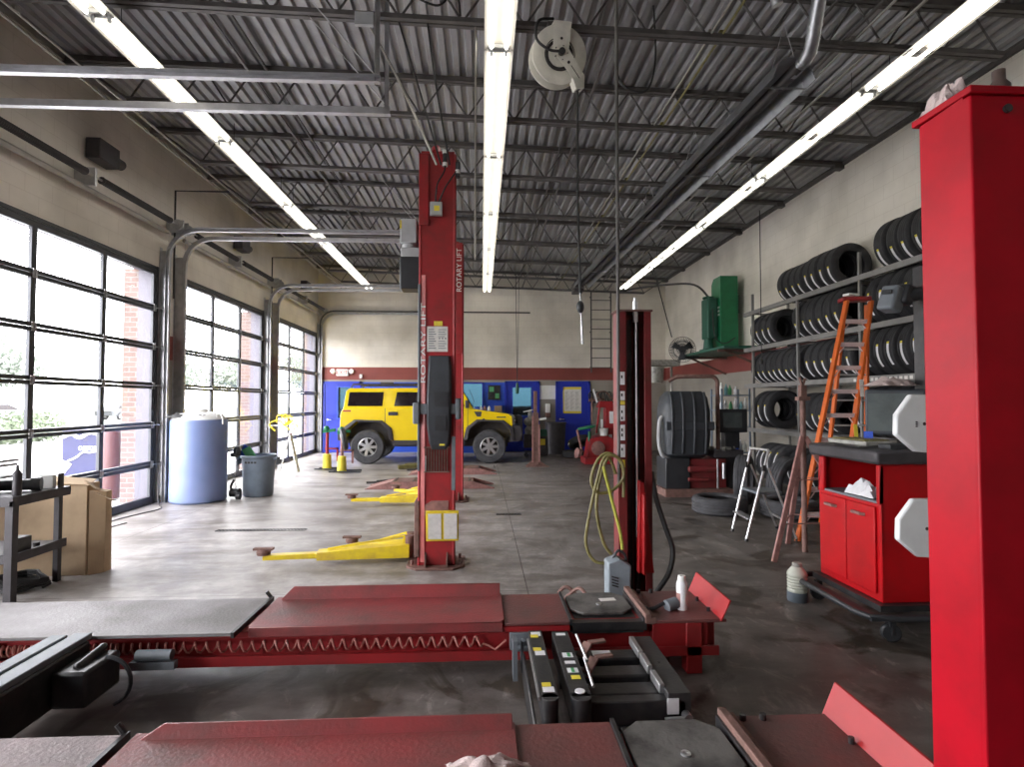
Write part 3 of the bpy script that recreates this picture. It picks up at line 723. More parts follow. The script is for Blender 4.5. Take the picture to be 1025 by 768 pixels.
# hose reel
r = thing('hose_reel', 'ivory hose reel hanging from a roof joist beside the middle lights', 'hose reel', (.70, 5.2, 4.74))
def disc(y, R, th=.01): return [(.10, y), (R-.01, y), (R, y+th), (R-.006, y+2*th), (.10, y+th)]
C = Vector((.70, 5.20, 4.74)); ax = Vector((.12, -.97, -.22)).normalized()
sp = MB()
sp.lathe([(.03, .005), (.12, .0), (.13, .02), (.245, .035), (.255, .03), (.255, .018), (.13, .0), (.12, -.015), (.03, -.01)], C+ax*.04, ax, 40, True)
sp.lathe([(.03, .005), (.12, .0), (.13, -.02), (.245, -.035), (.255, -.03), (.255, -.018), (.13, 0), (.12, .015), (.03, .01)], C-ax*.07, ax, 40, True)
sp.cyl(C-ax*.1, C+ax*.07, .1, n=24)
sp.build('spool', 'reel', r)
MB().lathe([(.105, .062), (.128, .066), (.132, .062), (.128, .058)], C, ax, 36, True).lathe([(.135, .078), (.142, .081), (.142, .076)], C, ax, 36, True).build('hub_shade_ring', 'blackpipe', r)  # dark rings painted in for the shade of the hub recess
MB().lathe([(.1, -.06), (.2, -.06), (.215, -.03), (.215, .02), (.2, .04), (.1, .04)], C, ax, 32, True).build('hose_coil', 'cord', r)
side = ax.cross(Vector((0, 0, 1))).normalized(); up = side.cross(ax).normalized()
def PL(u, v, w_=.12): return C + side*u + up*v + ax*w_
sgn = 1 if side.x > 0 else -1
arm = MB()
def plate(pts2, w0, w1):
    a = [PL(sgn*u, v, w0) for u, v in pts2]; b = [PL(sgn*u, v, w1) for u, v in pts2]; arm.loft([a, b], smooth=False)
plate([(-.075, .255), (.085, .255), (.07, .0), (.05, -.06), (-.05, -.06), (-.075, .0)], .11, .118)
plate([(-.04, .06), (.06, .05), (.23, -.17), (.235, -.27), (.16, -.28), (.12, -.20), (-.03, -.04)], .118, .126)
plate([(.12, -.20), (.235, -.17), (.235, -.28), (.16, -.29)], .0, .126)
plate([(-.075, .25), (.085, .25), (.085, .265), (-.075, .265)], -.12, .118)
arm.build('mounting_arm', 'reel', r)
MB().cyl(PL(0, 0, .11), PL(0, 0, .17), .03, n=12).cyl(PL(sgn*.19, -.26, .02), PL(sgn*.19, -.26, .11), .03, n=12).tube(spline([PL(0, 0, .16), PL(-sgn*.12, .0, .16), PL(-sgn*.24, .08, .16), PL(-sgn*.22, .24, .12), PL(-sgn*.06, .32, .0)], 6), .012, 8).build('fittings', 'cord', r)
MB().box(.60, .82, 5.12, 5.32, 4.99, 5.03).cyl((.63, 5.2, 4.98), (.63, 5.2, 5.06), .015).cyl((.79, 5.2, 4.98), (.79, 5.2, 5.06), .015).build('bracket', 'joist', r)
bd = MB().sphere(PL(sgn*.075, -.075, .127), .014, n=8, m=5).cyl(PL(sgn*.10, -.10, .127), PL(sgn*.185, -.20, .127), .004, n=5).sphere(PL(0, .12, .119), .012, n=8, m=5)
for q in range(5): bd.cyl(PL(sgn*.06*math.cos(q*1.25), .06*math.sin(q*1.25), .118), PL(sgn*.06*math.cos(q*1.25), .06*math.sin(q*1.25), .13), .006, n=6)
bd.build('badge', 'blackpipe', r)
hz = PL(sgn*.19, -.29, .06)
r2 = thing('air_hose_drop', 'black air hose hanging straight down from the ivory hose reel with stopper ball', 'hose', (hz.x, hz.y, 2.0))
MB().tube([hz, (hz.x+.0, hz.y, 3.4), (hz.x+.02, hz.y, 2.55)], .011, 8).build('hose', 'cord', r2)
MB().sphere((hz.x+.02, hz.y, 2.42), .045, (.8, .8, 1.3)).build('stopper_ball', 'blackpl', r2)
MB().cyl((hz.x+.02, hz.y, 2.55), (hz.x+.03, hz.y, 2.3), .008).cyl((hz.x+.03, hz.y, 2.3), (hz.x+.04, hz.y, 2.08), .012, n=8).build('coupler', 'steel', r2)

# slack black cables looped under the joists
for i, (pts, lab) in enumerate((([(.05, 5.2, 5.05), (.3, 5.2, 5.1), (.35, 5.0, 5.3)], None),
        ([(1.25, 5.25, 5.04), (1.30, 5.3, 4.6), (1.55, 5.3, 4.5), (1.65, 5.3, 4.8), (1.62, 5.25, 5.3)], 'loose black cable loop hanging from the joist beside the supply pipe'),
        ([(-.62, 5.15, 5.2), (-.45, 5.1, 5.35), (-.3, 5.1, 5.25), (-.4, 5.1, 5.12), (-.6, 5.12, 5.22), (-.5, 5.15, 5.36), (-.25, 5.15, 5.3), (-.2, 5.2, 5.1)], 'coil of black cable resting on the joist above the near lift column'))):
    if lab: tag(MB().tube(spline(pts, 8), .010, 6).build('black_cable', 'cord'), lab, 'cable')
# cords from joist to the near lift column
for k, (x0, x1, lab) in enumerate(((-.50, -.30, 'black cord from joist to near red lift column, closest to the lights'), (-.76, -.38, 'black cord from joist to near red lift column, middle one'), (-1.05, -.42, 'thin steel conduit slanting down to the near red lift column'))):
    tag(MB().tube(spline([(x0, 5.2, 5.02), ((x0+x1)/2-.03, 5.25, 4.5), (x1, 5.3, 3.75)], 6), .009 if k < 2 else .011, 6).build('power_lead', 'cord' if k < 2 else 'conduit'), lab, 'cord')
tag(MB().box(-1.15, -.98, 5.14, 5.18, 4.95, 5.07).build('junction_box', 'lightgrey', bevel=.004), 'small grey junction box on the joist above the near red lift column', 'box')
tag(MB().cyl((-.06, 5.2, 5.0), (-.06, 5.2, 2.84), .009, n=6).build('hanging_cable', 'conduit'), 'slim grey cord hanging between near lift column and the middle lights', 'cord')
tag(MB().tube([(4.9, 9.8, dz(4.9)-.5), (4.9, 9.8, 2.3)], .008, 6).lathe([(0, 0), (.03, .01), (.03, .07), (.01, .1), (0, .1)], (4.9, 9.8, 2.2), n=10).build('drop_light_cord', 'cord'), 'black cord with plug hanging in front of the tyre rack end', 'cord')

# ------------------------------------------------------------------ two-post lift
def column(name, label, bx, by, H, near):
    r = thing(name, label, 'lift column', (bx, by, 0), 'two-post lift columns')
    w2 = .145; dp = .13; R_ = 'red'
    c = MB()
    # closed face towards the camera side, flanges turned back round an open slot on the far side
    c.box(bx-w2, bx+w2, by-dp, by-dp+.012, .02, H)
    for s in (-1, 1):
        x0, x1 = (bx-w2-.012, bx-w2) if s < 0 else (bx+w2, bx+w2+.012)
        c.box(x0, x1, by-dp, by+dp, .02, H)
        c.box(min(bx+s*w2, bx+s*(w2-.06)), max(bx+s*w2, bx+s*(w2-.06)), by+dp-.012, by+dp, .02, H)
        c.cyl((bx+s*(w2+.016), by-dp+.01, .02), (bx+s*(w2+.016), by-dp+.01, H-.0), .016, n=10)
    c.build('post', 'red', r, bevel=.004, seg=1)
    if near: MB().prism([(bx-w2-.012, by-dp+.0), (bx-w2+.035, by-dp-.012), (bx-w2+.035, by-dp), (bx-w2-.012, by-dp+.045)], 'z', .05, 2.75).build('corner_strip', 'redlit', r, bevel=.002, seg=1)
    b = MB().prism([(bx-.28, by-.14), (bx-.18, by-.24), (bx+.16, by-.25), (bx+.26, by-.15), (bx+.26, by+.2), (bx-.28, by+.2)], 'z', .0, .02)
    b.build('base_plate', 'rust', r, bevel=.003, seg=1)
    g = MB()
    for x in (bx-.10, bx+.10): g.prism([(by-dp, .02), (by-dp-.1, .02), (by-dp, .14)], 'x', x-.006, x+.006)
    for x in (bx-.23, bx+.21): g.cyl((x, by-.1, .02), (x, by-.1, .06), .014, n=8).cyl((x, by+.12, .02), (x, by+.12, .06), .014, n=8)
    g.build('gusset', 'rust', r)
    cp = MB().box(bx-w2-.012, bx+w2+.012, by-dp, by+dp, H, H+.02).cyl((bx-.05, by, H+.02), (bx-.05, by, H+.09), .02, n=8).cyl((bx-.03, by-.06, H+.02), (bx-.03, by+.06, H+.12), .045, n=14).box(bx+.0, bx+.10, by-.05, by+.04, H+.02, H+.06)
    cp.build('head_cap', 'red', r)
    # carriage with wrap-round band and door guard
    ca = MB().box(bx-w2-.06, bx-w2-.013, by-dp-.02, by+dp+.02, .10, .62)
    ca.build('carriage', 'rust', r, bevel=.006, seg=1)
    y0 = by-dp
    if near:
        sh = MB()
        rings = []
        for z, d, wl, wr in ((1.10, .02, .05, .10), (1.16, .06, .075, .13), (1.35, .075, .10, .14), (1.60, .075, .10, .14), (1.85, .06, .09, .14), (1.98, .03, .085, .13)):
            rings.append([(bx-wl+.0, y0, z), (bx-wl+.02, y0-d, z), (bx+wr-.02, y0-d, z), (bx+wr, y0, z)])
        sh.loft(rings, smooth=True).build('shield', 'hood', r, bevel=.006)
        MB().box(bx-.015, bx+.10, y0-.085, y0-.07, 1.5, 1.64).box(bx-.01, bx+.09, y0-.09, y0-.07, 1.28, 1.42).build('shield_recess', 'blackpl', r)
        bd = MB().box(bx-w2-.055, bx+w2+.05, y0-.035, y0-.002, 1.43, 1.53)
        bd.box(bx-w2-.075, bx-w2-.012, y0-.06, y0+.2, 1.34, 1.54).box(bx+w2+.03, bx+w2+.075, y0-.05, y0+.2, 1.38, 1.58)
        bd.build('wrap_band', 'greypl', r, bevel=.012)
        MB().box(bx+.03, bx+.08, y0-.066, y0-.06, 1.14, 1.155).build('orange_mark', 'yellowst', r)
        v = MB().box(bx-.12, bx+.12, y0-.022, y0-.004, 1.115, 1.125).box(bx-.12, bx+.12, y0-.022, y0-.004, .885, .895)
        for k in range(9): v.box(bx-.105+k*.025, bx-.098+k*.025, y0-.02, y0, .89, 1.12)
        v.build('vent_grille', 'rust', r)
        MB().box(bx-.105, bx-.095, y0-.03, y0-.015, .9, 1.04).build('latch', 'alu', r)
        MB().prism([(bx-.11, .48), (bx+.11, .48), (bx+.11, .62), (bx-.05, .62), (bx-.11, .58)], 'y', y0-.006, y0-.001).build('worn_patch', 'rustpink', r)
        MB().box(bx+w2-.005, bx+w2+.03, y0-.03, y0-.014, .72, 1.22).build('side_strip', 'greypl', r)
        MB().box(bx-.095, bx+.10, y0-.004, y0-.001, 2.02, 2.26).build('instruction_sheet', 'paper', r)
        tx = MB()
        for k in range(9):
            tx.box(bx-.08, bx-.01-.01*(k % 3), y0-.006, y0-.004, 2.05+k*.022, 2.058+k*.022)
            if k != 4: tx.box(bx+.01, bx+.085-.012*(k % 2), y0-.006, y0-.004, 2.05+k*.022, 2.056+k*.022)
        for k in range(3): tx.box(bx+.015+k*.028, bx+.03+k*.028, y0-.006, y0-.004, 2.14, 2.152)
        tx.build('fine_print', 'greypl', r)
        MB().box(bx-.03, bx+.05, y0-.005, y0-.001, 2.265, 2.31).build('warning_label', 'yellowst', r)
        e = MB().box(bx-.07, bx+.045, y0-.05, y0-.001, 3.31, 3.44); e.build('switch_box', 'lightgrey', r, bevel=.006)
        MB().box(bx-.03, bx+.02, y0-.054, y0-.05, 3.35, 3.40).build('yellow_sticker', 'yellowst', r)
        c_ = MB().tube(spline([(bx-.02, y0-.02, 3.44), (bx+.0, y0-.06, 3.6), (bx+.07, y0-.05, 3.75), (bx+.07, y0-.04, 3.95)], 6), .008, 6)
        c_.tube(spline([(bx+.01, y0-.02, 3.44), (bx+.08, y0-.06, 3.58), (bx+.18, y0-.03, 3.75), (bx+.19, y0-.02, 3.85)], 6), .008, 6)
        c_.build('wiring', 'cord', r)
        pl = MB()
        for p, rr in (((bx+.07, y0-.04, 3.78), .022), ((bx+.19, y0-.02, 3.68), .022)):
            pl.cyl(p, (p[0], p[1], p[2]+.15), rr, n=10)
        pl.build('plug', 'blackpl', r)
        pw = MB()
        for p in ((bx+.07, y0-.04, 3.78), (bx+.07, y0-.04, 3.90), (bx+.19, y0-.02, 3.72)): pw.cyl(p, (p[0], p[1], p[2]+.035), .025, n=10)
        pw.build('plug_collar', 'white', r)
        hb = MB().box(bx-w2-.03, bx-w2+.06, y0-.03, by+.1, 3.22, H-.02).build('head_box', 'red', r, bevel=.004)
        mo = MB().box(bx-.36, bx-.20, by-.10, by+.06, 3.06, 3.30).cyl((bx-.28, by-.02, 3.0), (bx-.28, by-.02, 3.08), .07, n=18).box(bx-.22, bx-.14, by-.06, by+.06, 3.1, 3.26).box(bx-.35, bx-.16, by-.11, by+.07, 2.92, 3.02)
        mo.build('motor', 'lightgrey', r, bevel=.012)
        MB().box(bx-.36, bx-.345, by-.104, by-.0, 3.2, 3.28).build('motor_label', 'yellowst', r)
        MB().box(bx-.36, bx-.15, by-.12, by+.10, 2.62, 2.93).build('oil_reservoir', 'blackpl', r, bevel=.015)
        MB().box(bx-w2-.035, bx-w2-.013, y0-.02, by+.06, .9, 2.66).build('side_cover', 'greypl', r, bevel=.005)
        text_mesh('lettering', 'ROTARY LIFT', .085, 'white', r, facing_camera((bx-w2+.018, y0-.020, 2.10), 0, PI/2) @ Matrix.Diagonal((1.5, .72, 1, 1)), .001)
        pb = MB().obox((bx+.06, y0-.07, .40), (.30, .02, .30), (.25, 0, .03)); pb.build('pad_tray', 'yellow', r, bevel=.004)
        MB().obox((bx-.01, y0-.083, .40), (.12, .02, .25), (.25, 0, .03)).obox((bx+.135, y0-.083, .40), (.12, .02, .25), (.25, 0, .03)).build('tray_card', 'paper', r)
    else:
        MB().box(bx+w2-.09, bx+w2+.012, y0-.03, y0-.002, 2.3, 4.0).build('side_cover', 'red', r, bevel=.004)
        text_mesh('lettering', 'ROTARY LIFT', .115, 'white', r, facing_camera((bx+w2-.04, y0-.034, 3.60), 0, PI/2), .001)
    return r
colN = column('lift_column', 'near red two-post lift column with grey motor and moulded shield', -.42, 5.58, 3.92, True)
colF = column('lift_column', 'far red two-post lift column half hidden behind the near one', -.455, 9.1, 4.02, False)

def arm(label, p0, p1, parent_y):
    """telescoping swing arm lying just above the floor from the carriage p0 to the pad p1"""
    p0, p1 = Vector(p0), Vector(p1); d = (p1-p0).normalized(); n = Vector((-d.y, d.x, 0)); L_ = (p1-p0).length
    r = thing('lift_arm', label, 'lift arm', (p0.x, p0.y, 0), 'yellow swing arms of the two-post lift')
    def q(t, o, z): return p0+d*t+n*o+Vector((0, 0, z))
    def taper(t0, t1, w0, w1, z0, z1, m_, nm):
        rings = [[q(t, -w, za), q(t, w, za), q(t, w, zb), q(t, -w, zb)] for t, w, za, zb in ((t0, w0, z0[0], z1[0]), (t1, w1, z0[1], z1[1]))]
        return MB().loft(rings, smooth=False).build(nm, m_, r, bevel=.005, seg=1)
    taper(0, L_*.62, .085, .065, (.04, .04), (.165, .12), 'yellow', 'outer_tube')
    taper(L_*.5, L_*.97, .045, .045, (.055, .055), (.105, .10), 'yellow', 'inner_tube')
    MB().bar(q(.05, .0, .235), q(L_*.55, .0, .135), .02, .018).bar(q(.05, 0, .235), q(.05, 0, .16), .02, .03).build('top_brace', 'yellow', r)
    MB().lathe([(0, 0), (.06, 0), (.065, .03), (.05, .05), (0, .05)], q(L_*.97, 0, .10), n=20).box(q(L_*.97, 0, 0).x-.09, q(L_*.97, 0, 0).x+.09, q(L_*.97, 0, 0).y-.03, q(L_*.97, 0, 0).y+.03, .145, .165).build('lift_pad', 'rust', r)
    hh = MB().cyl(q(0, 0, .03), q(0, 0, .24), .045, n=16)
    hh.build('pivot_pin', 'rust', r); return r
arm('yellow swing arm of the near lift column lying out towards the glass doors', (-.70, 5.72, 0), (-2.10, 5.60, 0), 0)
arm('yellow swing arm of the near lift column, folded behind the longer one', (-.70, 5.85, 0), (-1.35, 6.05, 0), 0)
arm('yellow swing arm of the far lift column lying out towards the glass doors', (-.75, 8.75, 0), (-1.98, 8.78, 0), 0)
arm('yellow swing arm of the far lift column, pointing back beside its twin', (-.75, 9.15, 0), (-1.45, 9.75, 0), 0)
# ------------------------------------------------------------------ alignment rack (two runways along x)
def runway(label, y0, y1, near):
    r = thing('rack_runway', label, 'lift runway', (0, (y0+y1)/2, 0), 'alignment rack runways')
    zt = .30
    # channel body
    b = MB()
    b.box(-4.9, 1.36, y0+.07, y1-.05, .12, zt-.012)
    b.box(-4.9, 1.36, y0+.005, y0+.08, .12, .135).box(-4.9, 1.36, y0, y0+.012, .10, .155).box(-4.9, .52, y0, y0+.085, zt-.045, zt-.012)
    b.box(-4.9, 1.36, y1-.06, y1-.05, .10, .2)
    b.build('beam', 'red', r, bevel=.003, seg=1)
    for x in (-4.4, -2.6, 1.0): MB().box(x-.12, x+.12, y0+.15, y1-.08, .0, .12).build('support_block', 'rust', r)
    # sliding grey approach plate with lifted inner edge
    g = MB().prism([(-4.95, y0-.08), (-1.33, y0-.08), (-1.32, y1), (-4.95, y1)], 'z', zt-.005, zt+.012)
    g.build('slip_plate', 'deckgrey' if not near else 'deckrust', r, bevel=.004, seg=1)
    MB().bar((-1.325, y0-.085, zt+.004), (-1.315, y1+.005, zt+.006), .018, .03).cyl((-1.32, y1, zt+.01), (-1.35, y1-.0, zt+.05), .012, n=8).build('plate_edge', 'black', r)
    d = 'deckred' if near else 'deckred2'; d = 'deckred'
    t = MB().prism([(-1.28, y0+.03), (-1.27, y0-.01), (.10, y0-.01), (.13, y0+.03), (.13, y1), (-1.28, y1)], 'z', zt-.01, zt+.016)
    t.box(-1.27, .12, y0-.012, y0-.0, zt-.038, zt+.016)
    t.build('deck_plate', d, r, bevel=.003, seg=1)
    FH = .05 if near else .082
    MB().loft([[(-1.25, y1-.055, zt+.012), (.12, y1-.055, zt+.012), (.12, y1-.045, zt+.012), (-1.25, y1-.045, zt+.012)], [(-1.18, y1-.008, zt+FH), (.12, y1-.008, zt+FH), (.12, y1+.002, zt+FH), (-1.18, y1+.002, zt+FH)]], smooth=False).build('guard_flange', d, r, bevel=.003, seg=1)
    MB().box(.13, .50, y0, y1, zt-.01, zt+.006).build('lower_deck_plate', 'deckred2', r, bevel=.003, seg=1)
    # turntable pocket
    p = MB().box(.50, .515, y0, y1, zt-.05, zt+.02).box(.92, .94, y0, y1, zt-.05, zt+.02).box(.515, .92, y0, y0+.05, zt-.05, zt).box(.515, .92, y0, y1, zt-.06, zt-.045)
    p.build('turntable_pocket', 'black', r)
    MB().box(.93, .965, y0-.01, y1+.01, zt-.01, zt+.045).box(.965, .995, y0-.01, y1+.01, zt-.01, zt+.025).build('ridge_bar', 'rust', r, bevel=.004)
    MB().box(.995, 1.40, y0-.01, y1+.01, zt-.01, zt+.008).build('end_plate', 'deckred2', r, bevel=.003, seg=1)
    e = MB()
    e.loft([[(1.36, y0-.02, zt), (1.37, y0-.02, zt), (1.37, y1+.02, zt), (1.36, y1+.02, zt)], [(1.415, y0-.02, zt+.115), (1.425, y0-.02, zt+.115), (1.425, y1+.02, zt+.125), (1.415, y1+.02, zt+.125)]], smooth=False)
    e.build('wheel_stop', 'redbright', r, bevel=.002, seg=1)
    bl = MB()
    for x in (1.02, 1.10): bl.cyl((x, y1-.02, zt+.008), (x, y1-.02, zt+.03), .013, n=8)
    for y in (y0+.12, y0+.3): bl.cyl((1.345, y, zt+.008), (1.345, y, zt+.03), .011, n=8)
    bl.build('bolts', 'black', r)
    MB().box(.98, 1.30, y0+.02, y0+.06, .12, zt-.02).box(1.17, 1.26, y0-.0, y0+.09, .0, zt-.01).build('end_leg', 'red', r, bevel=.004)
    # stretched air hose along the side channel
    pts = []; x = -2.6
    pitch = .05
    while x < -.02:
        pitch = .03 if x < -2.0 else (.045 if x < -1.7 else .062)
        for k in range(8):
            t = 2*PI*k/8; pts.append((x+pitch*k/8, y0+.043+.02*math.cos(t), .192+.028*math.sin(t)))
        x += pitch
    pts += [(.04, y0+.04, .17), (.08, y0+.03, .15), (.14, y0+.03, .2)]
    MB().tube(pts, .006, 5).build('coiled_air_hose', 'coil', r)
    if not near:
        ln = MB().cyl((-2.6, y0+.05, .19), (-2.85, y0+.05, .19), .02, n=10).box(-2.98, -2.62, y0+.01, y0+.06, .15, .235)
        ln.build('air_fitting_left', 'black', r); r.children[-1].name = 'air_valve'
        v = MB().box(.16, .34, y0-.01, y0+.05, .16, .255).cyl((.17, y0-.02, .215), (.33, y0-.02, .215), .014, n=10).cyl((.20, y0-.02, .175), (.28, y0-.02, .175), .018, n=10)
        v.build('air_valve', 'greypl', r, bevel=.004)
    return r
RF = runway('far runway of the red alignment rack with an aerosol can on its end', 3.26, 3.74, False)
RN = runway('near runway of the red alignment rack, cut by the picture edge, rag lying on it', 1.76, 2.25, True)
def turntable(label, y0, y1, rot):
    r = thing('turntable', label, 'turntable', (.715, (y0+y1)/2, .30), 'front wheel turntables')
    a, b = .53, .905; c0, c1 = y0+.12, y1-.01; k = .07
    MB().prism([(a+.01, c0-.03), (b, c0-.03), (b, c1), (a+.01, c1)], 'z', .256, .29).build('base', 'black', r, bevel=.004)
    MB().prism([(a, c0+k), (a+k, c0), (b-k, c0), (b, c0+k), (b, c1-k), (b-k, c1), (a+k, c1), (a, c1-k)], 'z', .295, .312).build('top_plate', 'turn', r, bevel=.004)
    MB().lathe([(0, 0), (.018, 0), (.018, .006), (.008, .007), (0, .002)], ((a+b)/2, (c0+c1)/2-.04, .312), n=18).build('pin', 'alu', r)
    if rot: MB().obox(((a+b)/2+.07, (c0+c1)/2+.04, .313), (.10, .05, .001), (0, 0, .1)).build('label', 'paper', r)
    return r
turntable('octagonal grey turntable plate with paper label in the far runway', 3.26, 3.74, True)
turntable('octagonal grey turntable plate in the near runway at the picture edge', 1.76, 2.25, False)

# four-post uprights
r = thing('rack_post', 'red open-channel post behind the far runway with hose looped on it', 'lift post', (1.2, 4.45, 0), 'alignment rack posts')
c = MB()
c.box(1.055, 1.067, 4.40, 4.56, 0, 2.25).box(1.308, 1.32, 4.40, 4.56, 0, 2.25).box(1.055, 1.32, 4.55, 4.562, 0, 2.25)
c.box(1.067, 1.125, 4.40, 4.412, 0, 2.25).box(1.265, 1.308, 4.40, 4.412, 0, 2.25)
c.build('post', 'redbrown', r, bevel=.003, seg=1)
MB().box(1.045, 1.33, 4.385, 4.575, 2.25, 2.265).build('top_plate', 'rust', r, bevel=.002, seg=1)
MB().cyl((1.2, 4.42, 2.27), (1.2, 4.42, 2.33), .02, n=12).cyl((1.2, 4.42, 2.33), (1.2, 4.42, 2.36), .012, n=8).box(1.185, 1.215, 4.40, 4.44, 2.17, 2.25).build('cable_anchor', 'alu', r)
MB().cyl((1.205, 4.42, .5), (1.205, 4.42, 2.2), .008, n=8).build('lift_cable', 'steel', r)
MB().box(1.15, 1.19, 4.50, 4.53, .05, 2.2).box(1.22, 1.25, 4.50, 4.545, .05, 2.2).build('locking_ladder', 'black', r)
MB().box(1.0, 1.4, 4.30, 4.62, 0, .018).build('base_plate', 'rust', r)
MB().prism([(1.19, .25), (1.31, .25), (1.27, .60), (1.235, .93), (1.20, .95)], 'y', 4.33, 4.39).box(1.215, 1.235, 4.28, 4.34, .25, .85).build('carriage', 'redbright', r, bevel=.004)
st = MB()
for z0, z1 in ((1.68, 1.78), (1.56, 1.63), (1.40, 1.52), (1.25, 1.37), (1.12, 1.22)): st.box(1.066, 1.108, 4.394, 4.40, z0, z1)
st.build('warning_sticker', 'sticker', r)
st = MB()
for z in (1.74, 1.60, 1.47, 1.42, 1.33, 1.29, 1.18): st.box(1.078, 1.09, 4.392, 4.394, z-.01, z+.012)
st.build('sticker_print', 'black', r)
MB().box(1.066, 1.108, 4.394, 4.40, 1.04, 1.10).box(1.066, 1.108, 4.394, 4.40, 1.525, 1.555).build('yellow_sticker', 'yellowst', r)

r = thing('rack_post', 'large glossy red post standing closest to the camera at the picture edge', 'lift post', (1.30, 1.36, 0), 'alignment rack posts')
c = MB().box(1.15, 1.47, 1.265, 1.285, 0, 2.27).box(1.15, 1.165, 1.285, 1.425, 0, 2.27).box(1.455, 1.47, 1.285, 1.425, 0, 2.27).box(1.165, 1.21, 1.415, 1.425, 0, 2.27)
c.build('post', 'redpost', r, bevel=.012, seg=3)
MB().box(1.142, 1.485, 1.255, 1.44, 2.27, 2.288).build('top_plate', 'redpost', r, bevel=.003)
MB().box(1.07, 1.55, 1.18, 1.54, 0, .02).build('base_plate', 'rust', r)
MB().cyl((1.235, 1.262, 2.235), (1.235, 1.255, 2.235), .010, n=10).build('bolt', 'black', r)

r.location.x -= .008
# rag and bottle on that post
def cloth(name, c, sx, sy, h, m_, seed, lab, cat, n=20):
    m_b = MB(); vs = []
    for i in range(n+1):
        for j in range(n+1):
            u, v = i/n*2-1, j/n*2-1; rr = max(abs(u), abs(v))
            q = Vector((u*1.7+seed, v*1.7, seed)); w_ = noise.noise(q*1.2)+.35*noise.noise(q*2.6)
            z = h*(1-rr**3)*(.8+.6*w_)+.012*h
            sq = 1-.25*(1-rr)
            vs.append((c[0]+u*sx*sq*(1+.25*noise.noise(q*2.3)), c[1]+v*sy*sq*(1+.25*noise.noise(q*2.9)), c[2]+max(z, .003)))
    fs = [(i*(n+1)+j, (i+1)*(n+1)+j, (i+1)*(n+1)+j+1, i*(n+1)+j+1) for i in range(n) for j in range(n)]
    m_b.add(vs, fs, True); return tag(m_b.build(name, m_, base=c), lab, cat)
cloth('shop_rag', (1.19, 1.38, 2.288), .045, .045, .085, 'rag', 3.1, 'crumpled pinkish shop rag on top of the big red post', 'rag', 26)
tag(MB().lathe([(0, 0), (.022, 0), (.024, .01), (.024, .045), (.014, .06), (.014, .085), (0, .085)], (1.285, 1.34, 2.288), n=18).build('small_bottle', 'bronze'), 'small dark bottle on top of the big red post', 'bottle')
cloth('crumpled_cloth', (.02, 1.93, .318), .14, .06, .06, 'rag', 8.2, 'crumpled rag lying on the near runway deck at the picture edge', 'rag')
tag(MB().obox((.13, 2.33, .43), (.10, .03, .03), (.2, -.25, .2)).build('rubber_block', 'rustpink', bevel=.008), 'small rubber block on the guard edge of the near runway', 'block') if False else None

# hoses at the far post
hx_, hy_ = 1.02, 4.33
def coilhose(label, m_, pts): return tag(MB().tube(spline(pts, 10), .012, 8).build('air_hose', m_), label, 'hose', None)
coilhose('olive air hose draped in long loops on the left of the far rack post', 'hose', [(1.07, 4.300, 0.83), (1.06, 4.294, 1.07), (0.96, 4.288, 1.16), (0.87, 4.282, 1.11), (0.82, 4.276, 0.96), (0.87, 4.270, 0.87), (0.98, 4.264, 0.89), (1.06, 4.258, 0.99), (1.03, 4.252, 1.12), (0.92, 4.246, 1.14), (0.86, 4.240, 0.98), (0.79, 4.234, 0.68), (0.77, 4.228, 0.50), (0.83, 4.222, 0.38), (0.94, 4.216, 0.36)])
coilhose('second olive hose loop hanging closest to the far rack post', 'hose', [(1.02, 4.330, 1.00), (0.96, 4.329, 1.12), (0.89, 4.328, 0.94), (0.87, 4.327, 0.72), (0.92, 4.326, 0.49), (0.98, 4.325, 0.40)])
coilhose('bright yellow hose hanging from the loops at the far rack post', 'hoseyel', [(0.90, 4.220, 1.07), (0.96, 4.220, 0.83), (1.02, 4.220, 0.60), (1.04, 4.220, 0.46)])
tag(MB().tube(spline([(1.33, 4.45, 1.0), (1.35, 4.40, .80), (1.41, 4.36, .58), (1.455, 4.34, .42), (1.42, 4.32, .26), (1.32, 4.3, .12), (1.26, 4.28, .03)], 10), .020, 10).build('black_hose', 'cord'), 'thick black hose bowing out on the right side of the far rack post', 'hose')
r = thing('grey_power_box', 'grey portable box with cable standing at the foot of the far rack post', 'power box', (.98, 4.15, 0))
MB().prism([(.90, .03), (1.06, .03), (1.07, .38), (.98, .43), (.90, .40)], 'y', 4.08, 4.22).build('case', 'powderblue', r, bevel=.012)
g = MB()
for k in range(4): g.obox((.95, 4.075, .30-.02*k), (.05, .006, .008), (0, .3, 0))
g.build('vent_slots', 'black', r)
MB().tube(spline([(.95, 4.15, .41), (.99, 4.15, .47), (1.04, 4.15, .44), (1.05, 4.15, .38)], 5), .01, 8).build('handle', 'blackpl', r)
tag(MB().tube(spline([(.60, 4.5, .06), (.66, 4.45, .12), (.75, 4.4, .05), (.82, 4.3, .02), (.88, 4.25, .03), (.80, 4.2, .08), (.74, 4.35, .14), (.62, 4.4, .03)], 8), .014, 7).build('tangled_lead', 'rust'), 'tangled brownish lead on the floor behind the far turntable', 'cable')

